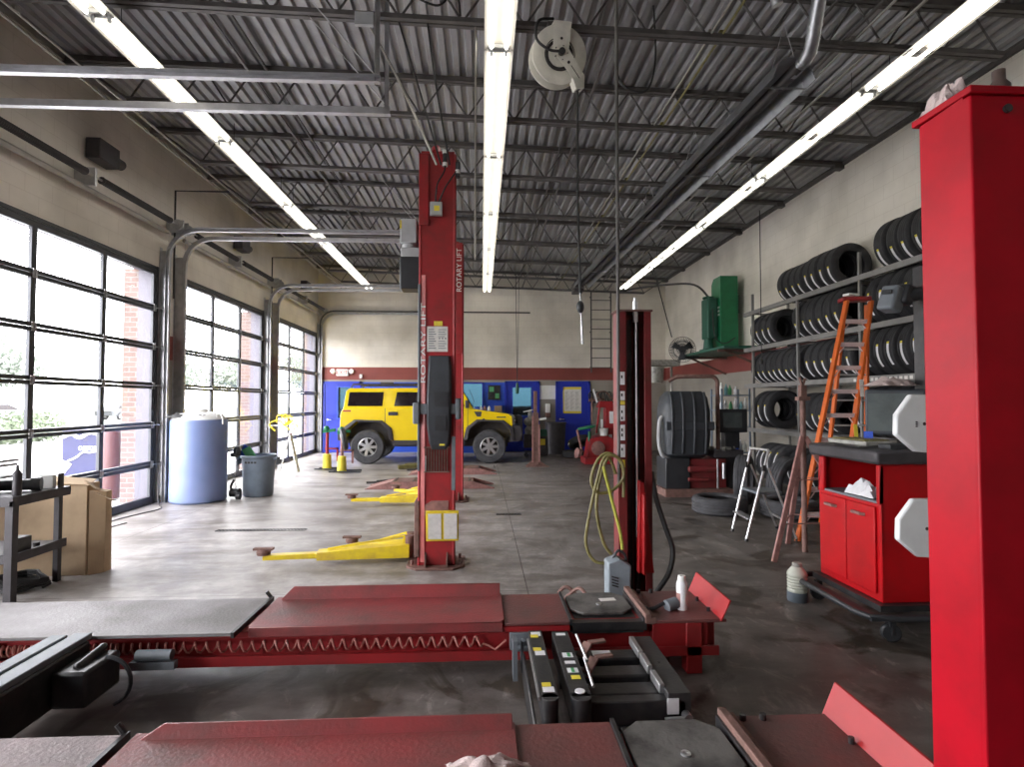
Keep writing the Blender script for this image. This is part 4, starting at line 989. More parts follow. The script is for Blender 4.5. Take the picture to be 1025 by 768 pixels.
# aerosol can and small tools on the far runway
r = thing('aerosol_can', 'white and pink aerosol can standing on the end of the far runway', 'spray can', (1.20, 3.42, .308))
MB().lathe([(0, 0), (.030, 0), (.032, .006), (.032, .15), (.026, .168), (0, .17)], (1.20, 3.42, .308), n=24).build('can', 'sticker', r)
MB().lathe([(.0325, .02), (.0325, .10)], (1.20, 3.42, .308), n=24, ang0=2.2, ang1=4.1).build('printed_band', 'rustpink', r)
MB().lathe([(0, .166), (.024, .168), (.022, .20), (0, .20)], (1.20, 3.42, .308), n=20).build('cap', 'white', r)
tag(MB().lathe([(0, 0), (.034, 0), (.034, .07), (.03, .075), (0, .075)], (1.10, 3.40, .335), (.9, .3, .15), n=18).build('socket_tool', 'greypl'), 'short dark socket tool beside the aerosol can on the far runway', 'tool')
tag(MB().tube([(.98, 3.38, .32), (1.03, 3.40, .325), (1.09, 3.42, .345)], .012, 8).sphere((.97, 3.38, .325), .02, n=10, m=6).build('pry_tool', 'blackpl'), 'small dark hand tool lying left of the aerosol can', 'tool')

# rolling bridge jacks between the runways
r = thing('rolling_bridge_jack', 'black rolling bridge jack with stickers lying between the turntables', 'jack', (.6, 2.75, 0))
b = MB()
b.box(.24, .255, 2.42, 3.12, .06, .20)
b.box(.42, .90, 2.46, 2.52, .06, .27).box(.42, .90, 2.96, 3.04, .08, .22)
b.box(.42, .92, 2.40, 2.44, .10, .16)
b.build('frame', 'black', r, bevel=.006)
for k, (xa, xb) in enumerate(((.275, .345), (.40, .485))):
    MB().box(xa, xb, 2.44, 3.14-.02*k, .20, .31).cyl(((xa+xb)/2, 2.44, .20), ((xa+xb)/2, 2.44, .31), (xb-xa)/2, n=16).build('side_rail', 'black', r, bevel=.008)
MB().box(.262, .270, 2.46, 3.06, .285, .30).tube([(.505, 2.95, .36), (.525, 2.75, .315)], .007, 6).tube([(.515, 2.78, .318), (.505, 2.50, .318)], .007, 6).build('chrome_strip', 'steel', r)
for y, z in ((2.96, .235), (2.78, .235), (2.60, .24)):
    m_ = MB().box(.50, .82, y-.055, y+.055, z-.10, z+.02)
    m_.build('cross_beam', 'black', r, bevel=.01)
for y in (2.95, 2.78):
    MB().bar((.52, y-.03, .26), (.57, y+.02, .31), .05, .012).bar((.57, y+.02, .31), (.66, y+.03, .315), .035, .012).build('lifting_pad_arm', 'rust', r, bevel=.003)
MB().box(.82, .92, 2.46, 3.06, .10, .30).cyl((.87, 2.75, .30), (.87, 2.75, .306), .008, n=8).build('end_rail', 'black', r, bevel=.008)
MB().box(.80, .825, 2.86, 3.04, .27, .31).box(.80, .825, 2.70, 2.84, .27, .31).box(.80, .825, 2.52, 2.66, .27, .31).build('guide_strip', 'steel', r, bevel=.003)
MB().box(.44, .66, 2.44, 2.46, .12, .17).cyl((.42, 2.44, .10), (.80, 2.44, .10), .022, n=12).build('cylinder_tube', 'blackpl', r)
MB().cyl((.80, 2.44, .20), (.90, 2.43, .21), .011, n=8).cyl((.895, 2.46, .21), (.895, 2.42, .21), .02, n=14).build('crank_handle', 'alu', r)
lb = MB().box(.815, .865, 2.454, 2.46, .215, .28)
for x, y, w_, h_ in ((.31, 3.09, .05, .05), (.31, 2.86, .05, .05), (.31, 2.50, .05, .045), (.442, 2.83, .05, .05), (.442, 2.75, .05, .03), (.442, 2.67, .05, .045), (.442, 3.08, .05, .03)):
    lb.box(x-w_/2, x+w_/2, y-h_/2, y+h_/2, .3105, .312)
for x, y in ((.64, 2.965), (.70, 2.60)): lb.box(x-.05, x+.045, y-.03, y+.03, .2555, .2575)
lb.build('sticker', 'sticker', r)
gs = MB()
for x, y in ((.30, 2.90), (.305, 2.54), (.445, 2.60), (.30, 3.06)): gs.box(x-.02, x+.02, y-.018, y+.018, .312, .3135)
gs.build('yellow_sticker', 'yellowst', r)
g2 = MB().box(.44, .455, 2.81, 2.85, .312, .3132).box(.645, .662, 2.575, 2.625, .2575, .259).box(.435, .45, 2.65, 2.69, .312, .3132); g2.build('green_sticker', 'greenst', r)
MB().lathe([(0, 0), (.022, 0), (.022, .004), (0, .005)], (.442, 2.475, .311), n=18).build('round_badge', 'sticker', r)
MB().tube(arc((.245, 3.10, .17), .10, 80, -60, 10, 'yz'), .010, 6).box(.19, .215, 3.10, 3.18, .06, .27).build('wheel_bracket', 'greypl', r)

r.location.x -= .02
r = thing('rolling_bridge_jack', 'long black bridge jack with polished top rails at the picture edge', 'jack', (-2.1, 2.7, 0))
MB().box(-2.26, -2.04, 2.15, 3.16, .08, .30).build('body', 'black', r, bevel=.01)
MB().box(-2.25, -2.17, 2.15, 3.18, .30, .325).box(-2.14, -2.05, 2.15, 3.19, .30, .33).build('top_rail', 'greypl', r, bevel=.006)
MB().box(-2.02, -1.86, 2.85, 3.12, .10, .27).cyl((-1.94, 2.9, .27), (-1.94, 3.12, .29), .02, n=10).build('end_housing', 'black', r, bevel=.015)
MB().tube(arc((-1.86, 3.0, .16), .12, 90, -70, 10), .01, 7).build('air_line', 'blackpl', r)
MB().tube(spline([(-2.26, 3.0, .2), (-2.4, 2.95, .26), (-2.6, 2.9, .2), (-2.7, 2.8, .1)], 6), .008, 6).build('air_line', 'blackpl', r)
MB().cyl((-1.8, 3.15, .22), (-1.62, 3.15, .22), .028, n=14).box(-1.83, -1.6, 3.13, 3.17, .15, .19).build('air_cylinder', 'greypl', r)

# ------------------------------------------------------------------ floor drains and small floor marks
def drain(name, x0, x1, y, lab):
    d = MB().box(x0, x1, y-.045, y-.03, .0, .006).box(x0, x1, y+.03, y+.045, .0, .006)
    n = int((x1-x0)/.04)
    for k in range(n+1): d.box(x0+(x1-x0)*k/n-.008, x0+(x1-x0)*k/n+.008, y-.04, y+.04, 0, .004)
    tag(d.build(name, 'black'), lab, 'drain')
drain('drain_grate', -3.17, -2.12, 7.12, 'long slotted drain grate in the floor before the glass doors')
drain('drain_grate', .21, .54, 7.94, 'short slotted drain grate in the floor near the middle joint')

# low-rise lift in the middle bay
def lowlift(y, x0, x1, lab):
    r = thing('low_rise_lift', lab, 'lift', ((x0+x1)/2, y, 0), 'low-rise lift decks')
    MB().prism([(x0, .01), (x0+.45, .13), (x1-.1, .13), (x1+.28, .02), (x1+.28, .0), (x0, 0)], 'y', y-.28, y-.26).prism([(x0, .01), (x0+.45, .13), (x1-.1, .13), (x1+.28, .02), (x1+.28, 0), (x0, 0)], 'y', y+.26, y+.28).build('side_plate', 'rustpink', r)
    MB().box(x0+.46, x1-.1, y-.26, y+.26, .10, .135).build('deck', 'rust', r, bevel=.003)
    MB().prism([(x0+.02, .01), (x0+.45, .125), (x0+.45, .115), (x0+.03, .0)], 'y', y-.26, y+.26).build('ramp', 'rustpink', r)
    k = MB()
    for q in range(5): k.box(x0+.5+q*.33, x0+.52+q*.33, y-.25, y+.25, .136, .142)
    k.bar((x0+.1, y+.34, .05), (x0+.9, y+.34, .10), .05, .06).bar((x0-.1, y+.40, .03), (x0+.6, y+.36, .06), .04, .04).build('scissor_link', 'blackpipe', r)
lowlift(10.55, -2.05, -.05, 'reddish low-rise lift deck behind the lift columns, closest of the pair')
lowlift(12.55, -1.55, .05, 'reddish low-rise lift deck farther back near the yellow vehicle')
r = thing('runway_adapter', 'pale steel adapter frame lying before the yellow vehicle', 'adapter', (-1.0, 13.6, 0))
MB().bar((-1.9, 13.3, .05), (-.7, 13.7, .07), .12, .08).bar((-1.8, 13.7, .05), (-.6, 13.9, .07), .10, .08).build('arms', 'hose', r)
MB().box(.0, .16, 11.2, 11.5, 0, .34).build('stop_block', 'rust', r) if False else None

# ------------------------------------------------------------------ slim red post with plate near the blue doors
r = thing('small_post', 'slim rusty red post with small crosspiece in front of the blue door', 'post', (1.31, 13.75, 0))
MB().box(1.23, 1.37, 13.70, 13.82, 0, 1.28).box(1.25, 1.33, 13.72, 13.80, 1.28, 1.80).build('post', 'rust', r, bevel=.004)
MB().box(1.20, 1.245, 13.68, 13.70, .1, 1.2).box(1.36, 1.40, 13.68, 13.72, .1, 1.0).build('side_rail', 'rustpink', r)
MB().prism([(1.05, 13.6), (1.6, 13.6), (1.5, 13.9), (1.1, 13.9)], 'z', 0, .02).prism([(1.05, .02), (1.23, .02), (1.23, .16)], 'y', 13.72, 13.74).prism([(1.55, .02), (1.37, .02), (1.37, .16)], 'y', 13.72, 13.74).build('base_plate', 'rust', r)
MB().cyl((1.37, 13.75, 1.12), (1.55, 13.75, 1.14), .03, n=10).cyl((1.23, 13.75, 1.35), (1.0, 13.75, 1.3), .012, n=8).build('hook', 'white', r)
# ------------------------------------------------------------------ yellow off-roader, nose towards +x
r = thing('suv', 'yellow boxy off-road SUV with black roof rack parked before the blue office front', 'car', (-1.3, 15.8, 0))
WX = (-2.88, .22); WR = .43; y0, y1 = 14.86, 16.78
def wheelarch(cx, n=6, R=.56, zc=.43):      # trapezoid-like arch, front to back
    return [(cx+R, .60), (cx+R*.92, .86), (cx+R*.55, 1.06), (cx-R*.50, 1.08), (cx-R*.90, .88), (cx-R*1.02, .60)]
low = [(-3.58, .86), (-3.56, 1.30), (-3.49, 1.42), (-.33, 1.43), (-.25, 1.40), (.70, 1.27), (.80, 1.20), (.82, .92)]
a2 = wheelarch(WX[1]); a1 = wheelarch(WX[0])
low += [(.82, .90)] + a2 + [(-.42, .58), (-2.22, .58)] + a1 + [(-3.50, .80)]
body = MB().prism(low, 'y', y0, y1)
# greenhouse with tumblehome
def gh(x, z, s, inset): return (x, (y0+inset) if s < 0 else (y1-inset), z)
pro = [(-3.50, 1.40, .02), (-3.45, 1.86, .13), (-3.38, 1.93, .18), (-.60, 1.95, .18), (-.50, 1.90, .14), (-.20, 1.40, .03)]
body.loft([[gh(x, z, s, i) for x, z, i in pro] for s in (-1, 1)], smooth=False)
body.prism([(-.22, 1.40), (.72, 1.265), (.70, 1.24), (-.22, 1.30)], 'y', y0+.25, y1-.25)
body.build('body', 'carpaint', r, bevel=.035, seg=3)
def win(x0, x1, x0t, x1t, z0=1.47, z1=1.83):
    m_ = MB(); i0, i1 = .033, .115
    for off in (-.006, .01):
        pass
    m_.loft([[(x0, y0+i0-.004, z0), (x1, y0+i0-.004, z0), (x1t, y0+i1-.004, z1), (x0t, y0+i1-.004, z1)],
             [(x0, y0+i0+.02, z0), (x1, y0+i0+.02, z0), (x1t, y0+i1+.02, z1), (x0t, y0+i1+.02, z1)]], smooth=False)
    m_.build('side_window', 'glassdark', r, bevel=.006)
win(-3.40, -2.52, -3.36, -2.50); win(-2.22, -1.42, -2.16, -1.40); win(-1.30, -.42, -1.28, -.62)
ws = MB().loft([[(-.235, y0+.12, 1.46), (-.235, y1-.12, 1.46), (-.47, y1-.2, 1.85), (-.47, y0+.2, 1.85)], [(-.20, y0+.12, 1.45), (-.20, y1-.12, 1.45), (-.455, y1-.2, 1.86), (-.455, y0+.2, 1.86)]], smooth=False)
ws.build('windscreen', 'glassdark', r)
# black cladding: flares, sills, bumpers
for cx in WX:
    a = wheelarch(cx, R=.56); b = wheelarch(cx, R=.66); b = [(x, z+.05 if z > .8 else z) for x, z in b]
    for (ya, yb) in ((y0-.07, y0+.03), (y1-.03, y1+.07)):
        fl = MB()
        for k in range(len(a)-1):
            fl.loft([[(a[k][0], ya, a[k][1]), (a[k+1][0], ya, a[k+1][1]), (b[k+1][0], ya+.02, b[k+1][1]), (b[k][0], ya+.02, b[k][1])],
                     [(a[k][0], yb, a[k][1]), (a[k+1][0], yb, a[k+1][1]), (b[k+1][0], yb, b[k+1][1]), (b[k][0], yb, b[k][1])]], smooth=False)
        fl.build('wheel_flare', 'carblack', r, bevel=.01, seg=1)
MB().prism([(-3.62, .60), (-3.64, .92), (-3.46, .95), (-3.42, .60)], 'y', y0-.03, y1+.03).build('rear_bumper', 'carblack', r, bevel=.02)
MB().prism([(.74, .55), (.80, .98), (1.02, .96), (1.06, .72), (.98, .56)], 'y', y0-.0, y1+.0).box(.98, 1.10, 15.2, 15.26, .55, 1.18).box(.98, 1.10, 16.3, 16.36, .55, 1.18).tube([(.9, 15.23, 1.18), (1.05, 15.23, 1.20), (1.05, 16.33, 1.20), (.9, 16.33, 1.18)], .03, 10).build('front_bumper', 'carblack', r, bevel=.02)
MB().box(.80, .86, y0+.12, y1-.12, .98, 1.24).build('grille', 'steel', r, bevel=.01)
MB().cyl((.84, y0+.24, 1.10), (.90, y0+.24, 1.10), .085, n=20).cyl((.84, y1-.24, 1.10), (.90, y1-.24, 1.10), .085, n=20).build('headlight', 'chrome', r)
MB().box(-2.25, -.40, y0-.02, y1+.02, .47, .60).tube([(-2.2, y0-.06, .50), (-.5, y0-.06, .50)], .045, 10).build('side_step', 'carblack', r, bevel=.01)
MB().box(-3.5, .75, y0+.42, y1-.42, .50, 1.25).build('wheel_housing', 'carblack', r)
MB().box(-3.4, .7, y0+.3, y1-.3, .42, .62).cyl((WX[0], y0+.1, .43), (WX[0], y1-.1, .43), .07).cyl((WX[1], y0+.1, .43), (WX[1], y1-.1, .43), .07).build('chassis', 'carblack', r)
rk = MB()
for y in (y0+.26, y1-.26): rk.tube([(-3.35, y, 1.96), (-3.3, y, 2.03), (-.75, y, 2.05), (-.68, y, 1.97)], .02, 8)
for k in range(6): rk.cyl((-3.2+k*.48, y0+.26, 2.03), (-3.2+k*.48, y1-.26, 2.03), .014, n=8)
rk.box(-2.62, -2.3, y0+.3, y0+.5, 2.04, 2.09).build('roof_rack', 'carblack', r)
for x0, x1, z in ((-2.36, -2.12, 1.28), (-1.30, -1.12, 1.28)):
    MB().box(x0, x1, y0-.035, y0-.0, z-.045, z+.045).build('door_handle', 'carblack', r, bevel=.012)
MB().box(-3.50, -3.30, y0-.012, y0, 1.33, 1.37).build('marker_lamp', 'redbright', r)
MB().prism([(-.18, 1.33), (.02, 1.33), (.0, 1.20), (-.10, 1.20)], 'y', y0-.006, y0).prism([(-.18, 1.02), (.08, 1.16), (.11, 1.12), (-.14, .98)], 'y', y0-.01, y0).build('vent', 'carblack', r)
MB().box(.40, .64, y0-.006, y0, 1.17, 1.20).build('badge', 'carblack', r)
MB().box(-.40, -.30, y0-.20, y0-.02, 1.42, 1.62).build('mirror', 'carblack', r, bevel=.02)
MB().tube([(-.22, y0+.1, 1.44), (-.18, y0+.02, 1.60), (-.30, y0-.02, 1.9)], .006, 5).build('aerial', 'cord', r)
seams = MB()
for x in (-2.44, -1.36, -.34):
    seams.box(x-.006, x+.006, y0-.003, y0+.002, .62, 1.42)
seams.build('door_seam', 'blackpl', r)
for cx in WX:
    for yy, s in ((y0-.02+.16, -1), (y1+.02-.16, 1)):
        t = MB()
        pr = [(.24, -.14), (.33, -.15), (.40, -.145), (.43, -.11)]
        for q in range(4): pr += [(.43, -.09+q*.05), (.42, -.085+q*.05), (.42, -.065+q*.05), (.43, -.06+q*.05)]
        pr += [(.43, .11), (.40, .145), (.33, .15), (.24, .14)]
        t.lathe(pr, (cx, yy, .43), (0, 1, 0), 40, True)
        w_ = t.build('wheel', 'rubber2', r)
        R = MB().lathe([(.245, -.13), (.225, -.135), (.215, -.10), (.215, .1), (.245, .13)], (cx, yy, .43), (0, 1, 0), 32, True)
        R.lathe([(0, -.02), (.07, -.02), (.07, .0), (0, .0)], (cx, yy+s*.11, .43), (0, 1, 0), 16)
        for q in range(7):
            a = 2*PI*q/7; p0 = Vector((cx+.05*math.cos(a), yy+s*.105, .43+.05*math.sin(a))); p1 = Vector((cx+.22*math.cos(a), yy+s*.10, .43+.22*math.sin(a)))
            R.bar(p0, p1, .07, .03, (0, 1, 0))
        R.build('rim', 'alu', w_)
        MB().lathe([(0, 0), (.215, 0), (.215, .01), (0, .01)], (cx, yy+s*.0, .43), (0, 1, 0), 20).build('dark_backing', 'black', w_)  # black backing put in for the dark behind the spokes

r.location.y -= .45; r.location.x += .02; r.scale = (.975, .975, .975); r.location.z = 0
# ------------------------------------------------------------------ left side: bench, boxes, tank, bin
r = thing('steel_workbench', 'dark steel workbench at the picture edge with cardboard leaning behind it', 'workbench', (-4.1, 4.9, 0))
MB().box(-4.75, -3.58, 4.62, 5.24, .785, .815).box(-4.75, -3.58, 4.62, 4.65, .74, .785).box(-3.61, -3.58, 4.62, 5.24, .74, .785).build('top', 'tabledark', r, bevel=.003)
MB().box(-4.72, -3.60, 4.64, 5.22, .33, .35).box(-3.615, -3.59, 4.64, 5.22, .30, .37).box(-4.72, -3.60, 4.635, 4.655, .30, .37).build('lower_shelf', 'tabledark', r, bevel=.003)
for x, x9 in ((-4.75, 0), (-3.58, 1)):
    for y in (4.62, 5.19):
        wd = .06 if y < 5 else .045; x = x-wd if x9 else x
        MB().box(x, x+wd+.0, y, y+.008, 0, .79).box(x+wd-.008 if x > -4 else x, x+wd if x > -4 else x+.008, y, y+wd, 0, .79).build('leg', 'tabledark', r, bevel=.002, seg=1)
zb = .815
tag(MB().lathe([(0, 0), (.028, 0), (.03, .01), (.03, .17), (.02, .19), (.012, .2), (.01, .235), (0, .24)], (-3.63, 4.72, zb), n=20).build('grey_canister', 'tabledark'), 'slim grey canister with pointed cap on the near corner of the steel workbench', 'canister')
r = thing('clamp_tool', 'black handled clamp tool lying on the steel workbench', 'tool', (-3.85, 4.85, zb))
MB().cyl((-4.10, 4.80, zb+.06), (-3.66, 4.98, zb+.05), .045, n=16).build('body', 'blackpl', r); MB().cyl((-3.70, 4.96, zb+.055), (-3.64, 4.985, zb+.055), .055, n=16).cyl((-4.0, 4.8, zb+.04), (-4.0, 4.62, zb+.02), .02, n=8).build('collar', 'black', r)
tag(MB().obox((-3.70, 5.12, zb+.055), (.12, .06, .11), (0, 0, .2)).build('parts_box', 'white', bevel=.003), 'small white parts box on the far end of the steel workbench', 'box')
tag(MB().obox((-3.61, 5.16, zb+.06), (.02, .05, .12), (0, 0, 0)).build('black_bracket', 'black', bevel=.003), 'small black upright piece beside the white parts box', 'bracket')
tag(MB().obox((-4.35, 4.82, zb+.01), (.25, .2, .02), (0, 0, .1)).obox((-4.38, 4.85, zb+.03), (.2, .18, .02), (0, 0, .3)).build('folded_papers', 'paper', bevel=.003), 'folded papers lying on the near edge of the steel workbench', 'papers')
r = thing('parts_stack', 'stack of pale trays standing on the workbench at the picture edge', 'trays', (-3.95, 4.6, zb))
MB().obox((-3.84, 4.74, zb+.16), (.3, .2, .02), (0, .1, 0)).obox((-3.86, 4.74, zb+.22), (.28, .2, .02), (0, -.1, 0)).obox((-3.84, 4.74, zb+.28), (.26, .2, .02), (0, .1, 0)).obox((-3.92, 4.74, zb+.14), (.1, .15, .28)).build('tray', 'lightgrey', r, bevel=.003)
tag(MB().box(-3.74, -3.64, 4.74, 4.90, .35, .47).build('battery_box', 'black', bevel=.008), 'small black box on the lower shelf of the workbench', 'box')
tag(MB().cyl((-3.68, 5.0, .35), (-3.68, 5.0, .385), .025, n=12).build('rubber_puck', 'black'), 'tiny black puck on the lower shelf of the workbench', 'puck')
pts = []
for k in range(90):
    a = k*.42; rr = .20+.03*math.sin(k*1.7); pts.append((-3.82+rr*math.cos(a), 5.0+rr*.7*math.sin(a), .015+.0011*k+.01*math.sin(k*.9)))
tag(MB().tube(pts, .012, 6).build('coiled_cable', 'cord'), 'coil of black cable on the floor under the steel workbench', 'cable')

r = thing('cardboard_box', 'large flattened cardboard box leaning behind the steel workbench', 'cardboard box', (-3.9, 5.45, 0))
MB().loft([[(-4.75, 5.36, .0), (-3.52, 5.36, 0), (-3.52, 5.56, 0), (-4.75, 5.56, 0)], [(-4.75, 5.60, .80), (-3.68, 5.60, .78), (-3.68, 5.78, .78), (-4.75, 5.78, .80)]], smooth=False).build('box', 'card', r, bevel=.004, seg=1)
MB().loft([[(-3.51, 5.37, .0), (-3.42, 5.45, 0), (-3.42, 5.56, 0), (-3.51, 5.56, 0)], [(-3.66, 5.60, .72), (-3.54, 5.66, .70), (-3.54, 5.74, .70), (-3.66, 5.74, .72)]], smooth=False).build('side_panel', 'card', r, bevel=.003, seg=1)
fp = MB()
fp.obox((-3.80, 5.64, .80), (.26, .16, .008), (.25, .1, .2)).obox((-3.63, 5.60, .765), (.12, .16, .008), (-.3, .7, .1)).obox((-3.50, 5.58, .66), (.15, .16, .008), (-.2, .5, .3)).obox((-4.05, 5.66, .82), (.3, .12, .006), (.3, 0, 0))
fp.build('flap', 'card', r)

r = thing('storage_tank', 'tall blue translucent plastic tank with white domed lid by the glass doors', 'tank', (-4.42, 9.28, 0))
MB().lathe([(0, 0), (.38, 0), (.405, .03), (.405, 1.24), (.39, 1.27)], (-4.42, 9.28, 0), n=56).build('body', 'tank', r)
MB().lathe([(.39, 1.265), (.375, 1.29), (.30, 1.36), (.12, 1.39), (0, 1.395)], (-4.42, 9.28, 0), n=56).lathe([(.11, 1.38), (.12, 1.42), (.11, 1.43), (0, 1.435)], (-4.42, 9.28, 0), n=30).build('lid', 'white', r)
sl = MB()
for k in range(5): sl.obox((-4.45+.06*k, 8.99-.004*abs(k-2), 1.345), (.035, .02, .012), (.3, 0, 0))
sl.build('lid_slots', 'black', r)
MB().tube([(-4.10, 9.15, 1.28), (-4.08, 9.12, 1.36), (-4.02, 9.10, 1.36), (-3.98, 9.09, 1.28), (-3.98, 9.09, 1.20)], .012, 8).build('pipe_outlet', 'white', r)
cloth('dark_glove', (-4.62, 9.02, 1.30), .15, .08, .07, 'cord', 5.5, 'dark glove lying on the rim of the blue tank', 'glove')
r = thing('chain_hoist', 'chain with black hook block hanging between blue tank and grey bin', 'chain', (-3.93, 9.45, 0))
ch = MB()
for k in range(42):
    z = 1.2-k*.027; rot = 'xz' if k % 2 else 'yz'
    ch.tube([(p[0], p[1], p[2]) for p in arc((-3.93+.015*math.sin(k*.35), 9.45, z), .018, 0, 360, 8, rot)][:-1], .004, 5, closed=True)
ch.build('chain', 'steel', r)
MB().sphere((-3.90, 9.43, .74), .06, (1, .7, 1.5)).sphere((-3.93, 9.40, .70), .05, (1.4, .7, .8)).build('hook_block', 'blackpl', r)
MB().cyl((-3.98, 9.42, .10), (-3.84, 9.40, .10), .07, n=16).cyl((-3.86, 9.34, .06), (-3.80, 9.34, .06), .055, n=16).build('bottom_wheel', 'blackpl', r)
MB().tube(spline([(-3.95, 9.45, .3), (-3.99, 9.43, .18), (-3.93, 9.42, .1)], 6), .02, 7).build('hook', 'blackpl', r)

r = thing('waste_bin', 'round slate-grey plastic waste bin with papers sticking out, right of the blue tank', 'bin', (-3.68, 9.75, 0))
MB().lathe([(0, 0), (.215, 0), (.23, .02), (.255, .60), (.26, .62), (.28, .63), (.285, .66), (.27, .675), (.255, .66), (.25, .60), (.205, .03), (0, .03)], (-3.68, 9.75, 0), n=48).build('bin', 'canblue', r)
for s in (-1, 1): MB().obox((-3.68+s*.29, 9.75, .61), (.07, .16, .05)).obox((-3.68+s*.315, 9.75, .56), (.02, .16, .10)).build('handle', 'canblue', r, bevel=.01)
MB().box(-3.80, -3.56, 9.40, 9.483, .585, .60).build('band', 'black', r) if False else None
lt = MB()
for k in range(4): lt.obox((-3.79+.05*k, 9.502-.004*k, .565), (.035, .006, .03))
lt.build('emboss', 'black', r)
tag(MB().obox((-3.86, 9.62, .72), (.12, .01, .24), (.3, .5, .2)).build('blue_carton', 'bluelight'), 'blue carton sticking out of the grey waste bin', 'carton')
tag(MB().obox((-3.78, 9.62, .70), (.14, .015, .22), (.2, -.5, .1)).build('green_carton', 'greenst'), 'green printed carton sticking out of the grey waste bin', 'carton')
# yellow strap bundle between bin and third door
pts = [(-4.55, 13.5, 1.0)]
rnd = random.Random(4)
yl = MB()
for k in range(7):
    a = rnd.uniform(0, 2*PI); yl.tube(spline([(-4.5, 13.45, 1.0), (-4.5+.18*math.cos(a), 13.4, 1.0+.2*math.sin(a)), (-4.5+.32*math.cos(a+.5), 13.36, 1.0+.25*math.sin(a+.5)), (-4.5+.2*math.cos(a+1), 13.36, .95+.2*math.sin(a+1))], 6), .018, 6)
r = thing('yellow_strap_bundle', 'bundle of yellow straps hung by the pier before the farthest glass door', 'straps', (-4.5, 13.45, .8)); yl.build('straps', 'yellow', r); MB().box(-4.98, -4.5, 13.45, 13.49, .98, 1.02).build('hook', 'steel', r)
r = thing('white_stand', 'white folding sign stand behind the grey waste bin', 'stand', (-4.2, 13.0, 0))
MB().bar((-4.45, 13.0, 0), (-4.25, 13.05, .85), .10, .03).bar((-4.05, 13.0, 0), (-4.25, 13.05, .85), .10, .03).build('frame', 'white', r)
tag(MB().tube(spline([(-4.88, 9.0, .5), (-4.85, 8.95, .05), (-4.62, 8.6, .01), (-4.68, 8.2, .01), (-4.75, 7.8, .01), (-4.72, 7.4, .01), (-4.58, 7.3, .01), (-4.5, 7.6, .01)], 8), .007, 6).build('floor_rope', 'tabledark'), 'thin dark rope trailing on the floor by the nearest glass door', 'rope')

# alignment target stands near the SUV tail
def target_stand(lab, x, y, disc, m_):
    r = thing('wheel_stand', lab, 'stand', (x, y, 0), 'green wheel stands')
    MB().cyl((x, y, .0), (x, y, .85), .035, n=12).box(x-.05, x+.25, y-.02, y+.02, .46, .50).box(x+.21, x+.25, y-.02, y+.02, .2, .5).build('pole', m_, r)
    MB().lathe([(0, 0), (.10, 0), (.09, .35), (.05, .36), (0, .36)], (x, y, 0), n=16).build('base', 'yellowst', r)
    MB().bar((x-.25, y-.1, .03), (x+.45, y-.2, .03), .05, .03).bar((x-.2, y+.1, .03), (x+.4, y+.15, .03), .05, .03).build('foot', 'blackpl', r)
    MB().bar((x-.10, y, .87), (x+.18, y, .90), .07, .07).sphere((x-.02, y, .93), .07, n=10, m=6).build('clamp', 'green', r)
    if disc: MB().lathe([(0, 0), (.22, 0), (.25, .03), (.25, .09), (.2, .12), (0, .12)], (x-.02, y, .72), (.93, .3, .2), 28).build('target_disc', 'blackpl', r)
target_stand('wheel stand with green clamp and red pole closest to the last glass door', -3.50, 13.3, False, 'red')
target_stand('wheel stand with black tilted disc and pinkish pole behind the yellow SUV', -3.05, 12.8, True, 'rustpink')
# ------------------------------------------------------------------ tyre rack on the right
def tyre_proto(R, W, hole, m_='rubber', sticker=True, rot=0.):
    """tyre with its axis along y, rolling circle centred on the origin"""
    r = bpy.data.objects.new('tyre', None); col.objects.link(r)
    h = W/2; pr = [(hole, -h*.82), (hole+.03, -h*.95), ((R+hole)/2, -h*1.0), (R-.04, -h*.95), (R-.012, -h*.82)]
    nb = 4
    for q in range(nb):
        a = -h*.72+q*(1.44*h)/nb; b = a+1.44*h/nb*.80
        pr += [(R, a), (R, b), (R-.009, b+.003), (R-.009, a+1.44*h/nb-.003)]
    pr += [(R-.012, h*.82), (R-.04, h*.95), ((R+hole)/2, h), (hole+.03, h*.95), (hole, h*.82), (hole-.002, h*.6), (R-.03, h*.55), (R-.03, -h*.55), (hole-.002, -h*.6)]
    MB().lathe(pr, (0, 0, 0), (0, 1, 0), 40, True).build('casing', m_, r, local=True)
    if sticker:
        a0 = math.radians(190+rot); a1 = math.radians(236+rot)
        # axis +y gives angle direction x -> -z, so negative angles climb
        def band(t0, t1, w, nm, mm, n=10):
            b = MB(); vs = []
            for k in range(n+1):
                t = t0+(t1-t0)*k/n
                for yy in (-w*.8, w*.8): vs.append(((R+.003)*math.cos(t), yy-.0, (R+.003)*math.sin(t)))
            b.add(vs, [(2*k, 2*k+1, 2*k+3, 2*k+2) for k in range(n)]); b.build(nm, mm, r, local=True, fix=False)
        band(a0, a1, .024, 'tread_label', 'sticker'); band(a0-.08, a0, .024, 'label_tab', 'yellowst', 3)
    return r
RACKX = 5.05; SH = [3.22, 2.54, 1.86, 1.04]
protos = {k: tyre_proto(*v) for k, v in {'A': (.315, .195, .20), 'B': (.335, .205, .205, 'rubber', True, 8), 'C': (.30, .185, .19, 'rubber', True, 12), 'D': (.345, .21, .21, 'rubber', True, -18), 'E': (.35, .22, .215, 'rubber2', True, -45)}.items()}
used = set()
def put(key, x, y, z, lab, group, rx=0., tilt=0., spin=0.):
    if key in used: o = copy_tree(protos[key])
    else: o = protos[key]; used.add(key)
    o.location = (x, y, z); o.rotation_euler = (tilt, spin, rx); return tag(o, lab, 'tyre', group)
Rk = {'A': .315, 'B': .335, 'C': .30, 'D': .345, 'E': .35}; Wk = {'A': .195, 'B': .205, 'C': .185, 'D': .21, 'E': .22}
